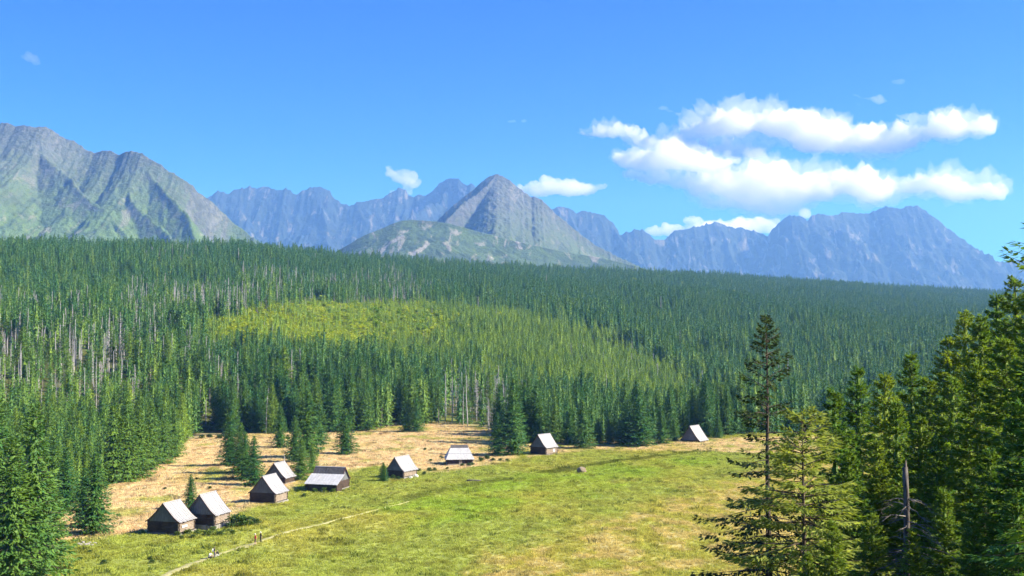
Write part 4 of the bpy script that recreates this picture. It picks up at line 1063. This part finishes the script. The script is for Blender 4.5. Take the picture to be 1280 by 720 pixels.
for (px, py, h) in ((385, 614, 1.2), (393, 616, 1.0), (404, 616, 1.1), (416, 616, .9), (372, 616, .8), (380, 622, .9)):
    shrub(px, py, h, 1.1, random.uniform(.3, .7), 'leafy weed clump growing in front of the lean-to hut', 'weeds in front of the lean-to hut')
for (px, py, h) in ((492, 599, 1.0), (498, 600, .9), (523, 590, 1.0), (530, 594, .9), (537, 590, 1.1), (543, 589, .9)):
    shrub(px, py, h, 1.1, random.uniform(.05, .4), 'small bush in the grass around the middle hut', 'bushes around the middle hut')
for (px, py, h) in ((601, 577, 1.2), (609, 575, 1.3), (616, 577, 1.0), (625, 577, .9), (578, 583, .8), (586, 583, .9), (590, 582, .8), (634, 577, .8)):
    shrub(px, py, h, 1.3, random.uniform(0, .3), 'low dark bush between the hipped hut and the disc hut', 'bushes by the hipped hut')
for (px, py) in ((531, 563), (538, 577), (553, 574), (551, 572), (559, 587), (564, 545), (246, 600), (262, 612), (206, 612)):
    shrub(px, py, random.uniform(.5, .8), 1.3, 0.0, 'tiny dark juniper dotted on the straw field', 'junipers on the straw field')
for (px, py) in ((78, 690), (90, 686), (82, 702), (100, 700), (112, 692), (72, 712), (130, 706), (190, 705), (188, 700)):
    shrub(px, py, random.uniform(.4, .7), 1.4, 0.05, 'low dark tussock on the bottom left meadow', 'tussocks on the bottom left meadow')
for (px, py) in ((252, 549), (262, 548), (275, 549), (285, 551)):
    shrub(px, py, random.uniform(1.4, 2.2), 1.5, 0.25, 'pale scrub at the top corner of the straw field', 'scrub at the top of the straw field')
for (px, py) in ((872, 563), (880, 565), (888, 562), (896, 564)):
    shrub(px, py, .5, 1.6, 0.1, 'low dark tussock in front of the last hut', 'tussocks before the last hut')

def boulder(px, py, sx, sy, sz, label, seed, mtl, grp=None, cat='boulder'):
    x, y, z = ground_at(px, py)
    bm = bmesh.new(); bmesh.ops.create_icosphere(bm, subdivisions=3, radius=1.0)
    for v in bm.verts:
        p = v.co; k = 1 + 0.22 * float(fbm(p.x * 1.3 + seed + p.z, p.y * 1.3 - p.z, 3)) + 0.06 * float(noise2(p.x * 5 + seed, p.z * 5 + p.y * 3))
        v.co = Vector((p.x * sx * k, p.y * sy * k, p.z * sz * k + sz * 0.45))
    me = bpy.data.meshes.new('boulder'); bm.to_mesh(me); bm.free()
    return tag(link('boulder', me, mtl, None, (x, y, z)), label, cat, grp)
M_BOULDER = plain_mat('grey_brown_boulder', (0.23, 0.185, 0.125), 0.95)
boulder(727, 591, 1.15, 0.9, 1.0, 'squat grey-brown boulder alone on the bright green meadow', 3, M_BOULDER)
for k in range(8):
    boulder(98 + k * 2.9, 681 + 1.6 * math.sin(k * 2.3), random.uniform(.2, .4), .3, .22, 'pale stone in the little heap below the broad spruce', 10 + k, M_STONE, 'stones in the heap below the broad spruce', 'stone')
for (px, py, s_) in ((516, 596, .45), (519, 597, .6), (513, 598, .4)):
    boulder(px, py, s_ * 1.3, s_, s_, 'pale stone at the side wall of the middle hut', 30 + px, plain_mat('white_stone', (0.55, 0.54, 0.5)), 'stones at the middle hut', 'stone')
x, y, z = ground_at(592, 602)
mb = MB(); mb.tube([(-1.6, 0, .22), (-.5, .1, .24), (.6, .05, .22), (1.7, .2, .2)], [.2, .2, .18, .15], 9); mb.tube([(-.9, .1, .3), (-1.1, .3, .75)], [.06, .03], 5)
tag(link('fallen_log', mb.mesh('fallen_log', True), M_SNAG, None, (x, y, z)), 'dark fallen log lying in the grass below the hipped hut', 'log')
x, y, z = ground_at(349, 588)
s = dead_tree(77, 3.6, 8, 1.2, .2); o = link('dead_stump', s.mesh('dead_stump', True), M_DEAD, None, (x + .4, y + 4, float(G(x, y + 4)))); tag(o, 'short pale broken trunk behind the half hidden hut', 'dead tree')
# ------------------------------------------------------------------ people
SKIN = plain_mat('skin', (0.55, 0.36, 0.27), 0.6); HAIRD = plain_mat('dark_hair', (0.03, 0.022, 0.018), 0.6); HAIRL = plain_mat('fair_hair', (0.45, 0.36, 0.22), 0.6)
def person(px, py, yaw, pose, shirt, legs, hair, label, shoes=(0.05, 0.05, 0.05), bag=None, hat=None, scale=1.0, below='skin'):
    x, y, z = ground_at(px, py)
    V, E, Rd, Zn = [], [], [], []                    # joints, bones, radii, zones
    def j(p, rad): V.append(p); Rd.append(rad); return len(V) - 1
    def b(a, c, zone): E.append((a, c)); Zn.append(zone)
    st = 0.16 if pose == 'walk' else 0.05
    if pose == 'crouch':
        hip = j((0, .12, .36), .13); wa = j((0, .06, .55), .13); ch = j((0, -.04, .76), .15); nk = j((0, -.10, .93), .055); hd = j((0, -.14, 1.03), .085); tp = j((0, -.15, 1.14), .075)
    else:
        hip = j((0, 0, .93), .125); wa = j((0, 0, 1.10), .115); ch = j((0, 0, 1.33), .145); nk = j((0, -.01, 1.49), .055); hd = j((0, -.03, 1.59), .082); tp = j((0, -.02, 1.70), .075)
    b(hip, wa, 'shirt'); b(wa, ch, 'shirt'); b(ch, nk, 'shirt'); b(nk, hd, 'skin'); b(hd, tp, 'hair')
    for sd in (-1, 1):
        if pose == 'crouch':
            k = j((sd * .14, -.32, .48), .075); an = j((sd * .13, -.14, .08), .05); to = j((sd * .14, -.34, .045), .042)
            sh = j((sd * .19, -.05, .84), .065); el = j((sd * .25, -.26, .62), .047); wr = j((sd * .16, -.46, .52), .034)
        else:
            f_ = sd * st
            k = j((sd * .10, -f_ * .6 - .02, .50), .068); an = j((sd * .10, -f_ + .03, .09), .046); to = j((sd * .11, -f_ - .17, .045), .042)
            sh = j((sd * .20, .01, 1.40), .065); el = j((sd * .26, f_ * .5 + .03, 1.13), .046); wr = j((sd * .26, f_ * .9 - .08, .89), .033)
        th = j((sd * .10, V[hip][1], V[hip][2] - .07), .10)
        b(hip, th, 'legs'); b(th, k, 'legs'); b(k, an, below); b(an, to, 'shoes'); b(ch, sh, 'shirt'); b(sh, el, 'shirt'); b(el, wr, 'skin')
        w0 = Vector(V[wr]); dn = (w0 - Vector(V[el])).normalized(); ac = dn.cross(Vector((sd, 0, 0))).normalized()
        pm = j(tuple(w0 + dn * .07), .032); b(wr, pm, 'skin')
        for q, ln_ in ((-1.5, .065), (-.5, .08), (.5, .075), (1.5, .06)):
            a1_ = j(tuple(w0 + dn * (.10) + ac * q * .018), .009); a2_ = j(tuple(w0 + dn * (.10 + ln_) + ac * q * .020 + Vector((-sd * .02, 0, 0))), .008); b(pm, a1_, 'skin'); b(a1_, a2_, 'skin')
        t1 = j(tuple(w0 + dn * .05 + ac * .045), .010); t2 = j(tuple(w0 + dn * .10 + ac * .055), .009); b(wr, t1, 'skin'); b(t1, t2, 'skin')
    me = bpy.data.meshes.new('skeleton'); me.from_pydata(V, E, []); tmp = bpy.data.objects.new('skeleton', me); COL.objects.link(tmp)
    sm = tmp.modifiers.new('skin', 'SKIN'); sm.use_smooth_shade = True
    for i, sv in enumerate(me.skin_vertices[0].data): sv.radius = (Rd[i], Rd[i] * (0.8 if i in (hip, wa, ch) else 1)); sv.use_root = (i == hip)
    ss_ = tmp.modifiers.new('sub', 'SUBSURF'); ss_.levels = 1; ss_.render_levels = 1
    dg = bpy.context.evaluated_depsgraph_get(); body = bpy.data.meshes.new_from_object(tmp.evaluated_get(dg))
    bpy.data.objects.remove(tmp)
    zones = ['skin', 'shirt', 'legs', 'shoes', 'hair']
    body.materials.clear()
    for m in (SKIN, plain_mat('top_cloth', shirt), plain_mat('leg_cloth', legs), plain_mat('shoe', shoes), hair): body.materials.append(m)
    A = np.array([V[e[0]] for e in E]); B = np.array([V[e[1]] for e in E]); AB = B - A; ll = (AB ** 2).sum(1)
    for p in body.polygons:
        c = np.array(p.center); t = np.clip(((c - A) * AB).sum(1) / ll, 0, 1); d = np.linalg.norm(A + AB * t[:, None] - c, axis=1)
        p.material_index = zones.index(Zn[int(np.argmin(d))])
    # face
    hv = Vector(V[hd])
    for v in body.vertices:
        q = v.co - hv
        if q.y < -.05 and abs(q.x) < .022 and abs(q.z) < .03: v.co.y -= .022
    root = empty('person', (x, y, z), yaw); root.scale = (scale,) * 3
    bo = link('body', body, None, root)
    mb = MB()
    for sx in (-1, 1): mb.box(hv.x + sx * .032 - .010, hv.x + sx * .032 + .010, hv.y - .088, hv.y - .070, hv.z + .012, hv.z + .026)
    mb.box(-.022, .022, hv.y - .086, hv.y - .07, hv.z - .048, hv.z - .040)
    link('face', mb.mesh('face'), HAIRD, root)
    for sx in (-1, 1):
        mb = MB(); mb.tube([(sx * .078, hv.y + .01, hv.z - .02), (sx * .094, hv.y + .015, hv.z + .01), (sx * .08, hv.y + .01, hv.z + .035)], [.012, .016, .012], 6); link('ear', mb.mesh('ear', True), SKIN, root)
    if bag:
        bm = bmesh.new(); bmesh.ops.create_cube(bm, size=1.0); bmesh.ops.bevel(bm, geom=bm.edges[:], offset=.22, segments=3, affect='EDGES')
        c0 = Vector(V[ch])
        for v in bm.verts: v.co = Vector((v.co.x * .30, v.co.y * .20 + c0.y + .24, v.co.z * .46 + c0.z - .08))
        m2 = bpy.data.meshes.new('backpack'); bm.to_mesh(m2); bm.free(); link('backpack', m2, plain_mat('backpack_cloth', bag), root)
    if hat:
        mb = MB(); h0 = Vector(V[tp]); mb.tube([h0 + Vector((0, 0, -.035)), h0 + Vector((0, 0, -.02)), h0 + Vector((0, 0, .03)), h0 + Vector((0, 0, .085))], [.16, .105, .10, .05], 14); link('hat', mb.mesh('hat', True), plain_mat('hat_cloth', hat), root)
    tag(root, label, 'person')
PY = math.radians(150)
person(319.0, 681.5, math.radians(-62), 'walk', (0.42, 0.03, 0.05), (0.05, 0.04, 0.06), HAIRL, 'person in a red top walking on the path', hat=(0.7, 0.66, 0.6))
person(325.8, 679.0, math.radians(-58), 'walk', (0.02, 0.025, 0.035), (0.02, 0.022, 0.03), HAIRD, 'person in black clothing and pale hat walking beside the red-topped person', hat=(0.72, 0.7, 0.66), below='legs')
person(268.0, 699.0, math.radians(110), 'stand', (0.03, 0.03, 0.05), (0.10, 0.10, 0.14), HAIRD, 'person in dark clothing standing between two crouching people on the path', bag=(0.75, 0.75, 0.78), below='legs')
person(262.2, 699.5, math.radians(70), 'crouch', (0.72, 0.72, 0.74), (0.04, 0.04, 0.06), HAIRD, 'person in a white top crouching on the path before the standing person', below='legs')
person(272.4, 697.3, math.radians(-70), 'crouch', (0.04, 0.04, 0.05), (0.55, 0.55, 0.58), HAIRD, 'person in a dark top and light trousers crouching behind the standing person', below='legs')

# ------------------------------------------------------------------ grass
def grass_proto(seed, nbl, h, spread):
    r_ = random.Random(seed); mb = MB()
    for k in range(nbl):
        az = r_.uniform(0, 6.28); q = spread * math.sqrt(r_.random()); x0, y0 = q * math.cos(az), q * math.sin(az); hh = h * r_.uniform(.55, 1.1)
        a2 = r_.uniform(0, 6.28); w_ = .035; ln_ = hh * r_.uniform(.25, .8); a3 = r_.uniform(0, 6.28)
        dx_, dy_ = math.cos(a2) * w_, math.sin(a2) * w_; lx, ly = math.cos(a3) * ln_, math.sin(a3) * ln_
        mb.add([(x0 - dx_, y0 - dy_, -.03), (x0 + dx_, y0 + dy_, -.03), (x0 + lx * .4 + dx_ * .7, y0 + ly * .4 + dy_ * .7, hh * .7), (x0 + lx * .4 - dx_ * .7, y0 + ly * .4 - dy_ * .7, hh * .7), (x0 + lx, y0 + ly, hh)], [(0, 1, 2, 3), (3, 2, 4)])
    return mb.mesh('grass_tuft')
m_, nt, out = mat('grass_blades')
at = nt.nodes.new('ShaderNodeAttribute'); at.attribute_type = 'INSTANCER'; at.attribute_name = 'shade'
p_ = nt.nodes.new('ShaderNodeBsdfDiffuse'); nt.links.new(at.outputs['Color'], p_.inputs['Color'])
t_ = nt.nodes.new('ShaderNodeBsdfTranslucent'); nt.links.new(at.outputs['Color'], t_.inputs['Color'])
mx = nt.nodes.new('ShaderNodeMixShader'); mx.inputs[0].default_value = 0.45
nt.links.new(p_.outputs[0], mx.inputs[1]); nt.links.new(t_.outputs[0], mx.inputs[2]); nt.links.new(mx.outputs[0], out.inputs['Surface'])
gps = [grass_proto(500 + k, 16, .34, .30) for k in range(4)]
for g_ in gps: g_.materials.append(m_)
NG = 150000
r = np.random.default_rng(77)
uy = np.sqrt(r.uniform(128 ** 2, 430 ** 2, NG * 2)); ux = r.uniform(-.50, .38, NG * 2) * uy
uz = G(ux, uy); ppx, ppy = project(ux, uy, uz)
k = ~forest_mask(ppx, ppy + 2) & (ppx > -20) & (ppx < 1120) & (ppy < 760)
dp = np.full(len(ux), 99.0)
for q in range(0, len(path_xy), 3): dp = np.minimum(dp, np.hypot(ux - path_xy[q, 0], uy - path_xy[q, 1]))
k &= dp > 0.75
for (hx, hy, hr) in HUTS: k &= np.hypot(ux - hx, uy - hy) > hr * 0.8
k = np.where(k)[0][:NG]
ux, uy, uz = ux[k], uy[k], uz[k]
gc, ppx, ppy = meadow_colour(ux, uy, uz)
gc = gc * r.uniform(1.0, 1.7, (len(gc), 1)) * np.array([1.15, 1.1, 1.0])[None]
tall = 0.65 + 0.75 * np.clip(fbm(ux / 5, uy / 5, 3) + 0.25, 0, 1) + 0.5 * soft_poly(ppx, ppy, DITCH, ux, uy, 3)
sc_ = r.uniform(.7, 1.25, len(ux)) * tall
big_t = (r.random(len(ux)) < 0.035) & (fbm(ux / 8 + 50, uy / 8, 3) > 0.02)
sc_ = np.where(big_t, sc_ * 2.0, sc_); gc = np.where(big_t[:, None], gc * np.array([0.55, 0.6, 0.6])[None], gc)
scatter('meadow_grass', 'green and straw-coloured grass tufts covering the meadow', np.stack([ux, uy, uz], 1), r.integers(0, 4, len(ux)), r.uniform(0, 6.28, len(ux)), np.stack([sc_ * 1.3, sc_ * 1.3, sc_], 1), None, gps, np.clip(gc, 0, .8))

# ------------------------------------------------------------------ haze
m_, nt, out = mat('blue_haze')
pv_ = nt.nodes.new('ShaderNodeVolumePrincipled')
pv_.inputs['Color'].default_value = (0.19, 0.43, 1.0, 1)
pv_.inputs['Absorption Color'].default_value = (1, 1, 1, 1)
pv_.inputs['Density'].default_value = 0.86e-4
pv_.inputs['Anisotropy'].default_value = 0.15
nt.links.new(pv_.outputs[0], out.inputs['Volume'])
mb = MB(); mb.box(-9500, 9500, -8200, 11400, -30, 1480)
tag(link('haze', mb.mesh('haze'), m_), 'thin blue haze filling the valley up to the mountains', kind='stuff')

# ------------------------------------------------------------------ clouds (beyond the haze)
def cloud_mat(name, dens):
    m, nt, out = mat(name)
    v = nt.nodes.new('ShaderNodeVolumePrincipled'); v.inputs['Color'].default_value = (0.972, 0.975, 0.98, 1); v.inputs['Density'].default_value = dens; v.inputs['Anisotropy'].default_value = 0.2
    nt.links.new(v.outputs[0], out.inputs['Volume']); return m
M_CLOUD = cloud_mat('cloud_vapour', 0.0052); M_WISP = cloud_mat('thin_cloud_vapour', 0.0022)
def noise3(p, s, o=4):
    return (fbm(p[:, 0] / s + 3.1 + p[:, 2] / s * 0.73, p[:, 1] / s - p[:, 2] / s * 0.61, o, 0.58) + fbm(p[:, 2] / s + 8.7 + p[:, 1] / s * 0.37, p[:, 0] / s * 0.9 + p[:, 2] / s * 0.2, o, 0.58)) * 0.6
def cloud(label, blobs, Y, voxel, m, amp=0.8, seed=0, depth=0.8, parent=None):
    """blobs: (column, row, half width px, half height px)"""
    bm = bmesh.new(); rr = random.Random(seed)
    for (px, py, a, b_) in blobs:
        x, y, z = at_depth(px, py, Y); sx, sz = 0.76 * a / F * Y, 0.66 * b_ / F * Y
        sy = min(sx, sz * 1.6) * depth
        bmesh.ops.create_icosphere(bm, subdivisions=3, radius=1.0, matrix=Matrix.Translation((x, y + rr.uniform(-.4, .4) * sy, z)) @ Matrix.Diagonal((sx, sy, sz, 1)))
    me = bpy.data.meshes.new('cloud_blobs'); bm.to_mesh(me); bm.free()
    tmp = bpy.data.objects.new('cloud_blobs', me); COL.objects.link(tmp)
    md = tmp.modifiers.new('remesh', 'REMESH'); md.mode = 'VOXEL'; md.voxel_size = voxel
    dg = bpy.context.evaluated_depsgraph_get(); out_ = bpy.data.meshes.new_from_object(tmp.evaluated_get(dg)); bpy.data.objects.remove(tmp)
    nv = len(out_.vertices); co = np.empty(nv * 3, np.float32); out_.vertices.foreach_get('co', co); co = co.reshape(-1, 3).astype(float)
    no = np.empty(nv * 3, np.float32); out_.vertices.foreach_get('normal', no); no = no.reshape(-1, 3)
    big = noise3(co + seed * 911, 520, 3)
    puff = np.abs(noise3(co + seed * 371 + 77, 190, 2)); puff2 = np.abs(noise3(co + seed * 171 + 177, 75, 3))
    d = amp * (190 * big + 210 * (puff - 0.18) + 115 * (puff2 - 0.15))
    lowside = np.clip(0.7 + 0.5 * no[:, 2], 0.55, 1.1)
    co = co + no * (d * lowside)[:, None]
    out_.vertices.foreach_set('co', co.astype(np.float32).ravel()); out_.update()
    o = link('cloud', out_, None); out_.materials.clear(); out_.materials.append(m)
    if parent is not None:
        o.name = 'veil'; o.parent = parent; return o
    return tag(o, label, 'cloud')
def row(x0, y0, x1, y1, n_, a, b_, seed, jy=6):
    rr = random.Random(seed); o = []
    for k in range(n_):
        t = (k + .5) / n_; e = 0.45 + 0.75 * math.sin(math.pi * t) ** .6
        o.append((lerp(x0, x1, t) + rr.uniform(-6, 6), lerp(y0, y1, t) + rr.uniform(-jy, jy), a * e * rr.uniform(.75, 1.25), b_ * e * rr.uniform(.75, 1.25)))
    return o
upper = row(735, 164, 800, 172, 5, 20, 7, 1, 3) + row(850, 162, 960, 152, 6, 34, 19, 2) + row(940, 150, 1060, 178, 7, 34, 24, 3) + row(1040, 182, 1150, 172, 7, 32, 20, 4) + row(1120, 160, 1238, 162, 7, 28, 18, 5, 4) + row(790, 180, 880, 176, 5, 24, 10, 12, 4) + row(860, 186, 960, 190, 5, 30, 12, 13, 4)
lower = row(775, 194, 920, 202, 8, 38, 18, 6) + row(790, 222, 900, 228, 6, 30, 12, 7) + row(870, 230, 1050, 236, 9, 44, 26, 8) + row(1000, 222, 1130, 240, 8, 36, 20, 9) + row(1110, 228, 1252, 240, 9, 34, 16, 10, 4) + row(890, 252, 1000, 258, 6, 36, 14, 11, 3)
cu = cloud('large white cumulus bank stretching highest above the right mountain range', upper, 15200, 26, M_CLOUD, 1.1, 1)
M_VEIL = cloud_mat('veil_edge_vapour', 0.0012)
cloud('', [(a, b - 2, c * 1.3, d * 1.75) for a, b, c, d in upper[::2]], 15200, 34, M_VEIL, 1.25, 41, parent=cu)
cl = cloud('large white cumulus bank with grey base directly over the right mountain range', lower, 13200, 23, M_CLOUD, 1.0, 11)
cloud('', [(a, b - 2, c * 1.3, d * 1.75) for a, b, c, d in lower[::2]], 13200, 30, M_VEIL, 1.2, 43, parent=cl)
cloud('small ragged white cloud above the notch left of the pyramid peak', [(492, 215, 17, 12), (505, 222, 22, 15), (516, 230, 14, 12), (486, 208, 9, 6), (500, 240, 22, 9)], 13600, 22, cloud_mat('soft_cloud_vapour', 0.0042), 0.6, 2)
cloud('white cloud drifting off the right side of the pyramid peak', row(655, 236, 750, 236, 7, 26, 14, 21, 3) + [(690, 226, 22, 10), (738, 234, 15, 15), (668, 240, 20, 9)], 13600, 22, M_CLOUD, 0.55, 3)
cloud('low white cloud bank showing over the saddle of the right range', row(815, 292, 990, 282, 9, 26, 12, 31, 3) + [(868, 276, 22, 8), (955, 278, 30, 10), (1006, 268, 9, 7)], 13900, 26, cloud_mat('bank_cloud_vapour', 0.0055), 0.55, 4)
cloud('small flat white cloud above the right end of the large cumulus', [(1088, 122, 22, 6), (1100, 125, 16, 6), (1070, 118, 9, 4), (1074, 130, 9, 3)], 13600, 18, M_WISP, 0.55, 5)
cloud('tiny faint wisp high above the large cumulus', [(1124, 102, 9, 4), (1118, 103, 6, 3)], 13600, 16, cloud_mat('faint_wisp_vapour', 0.0012), 0.2, 6)
cloud('faint lone wisp high in the open blue sky', [(40, 73, 13, 8), (46, 78, 9, 8), (32, 70, 8, 5)], 13600, 18, cloud_mat('veil_vapour', 0.0011), 0.7, 7)
cloud('tiny double wisp above the pyramid peak', [(640, 152, 8, 3), (655, 151, 6, 3.5)], 13600, 16, M_WISP, 0.2, 8)
cloud('little wisp trailing off the upper left of the large cumulus', [(829, 135, 10, 5), (848, 142, 7, 5), (838, 139, 7, 3)], 13600, 16, M_WISP, 0.2, 9)
cloud('thin cloud patch behind the jagged ridge left of the ragged cloud', [(470, 252, 12, 4), (455, 255, 8, 4), (480, 250, 8, 4)], 13700, 20, M_WISP, 0.2, 10)
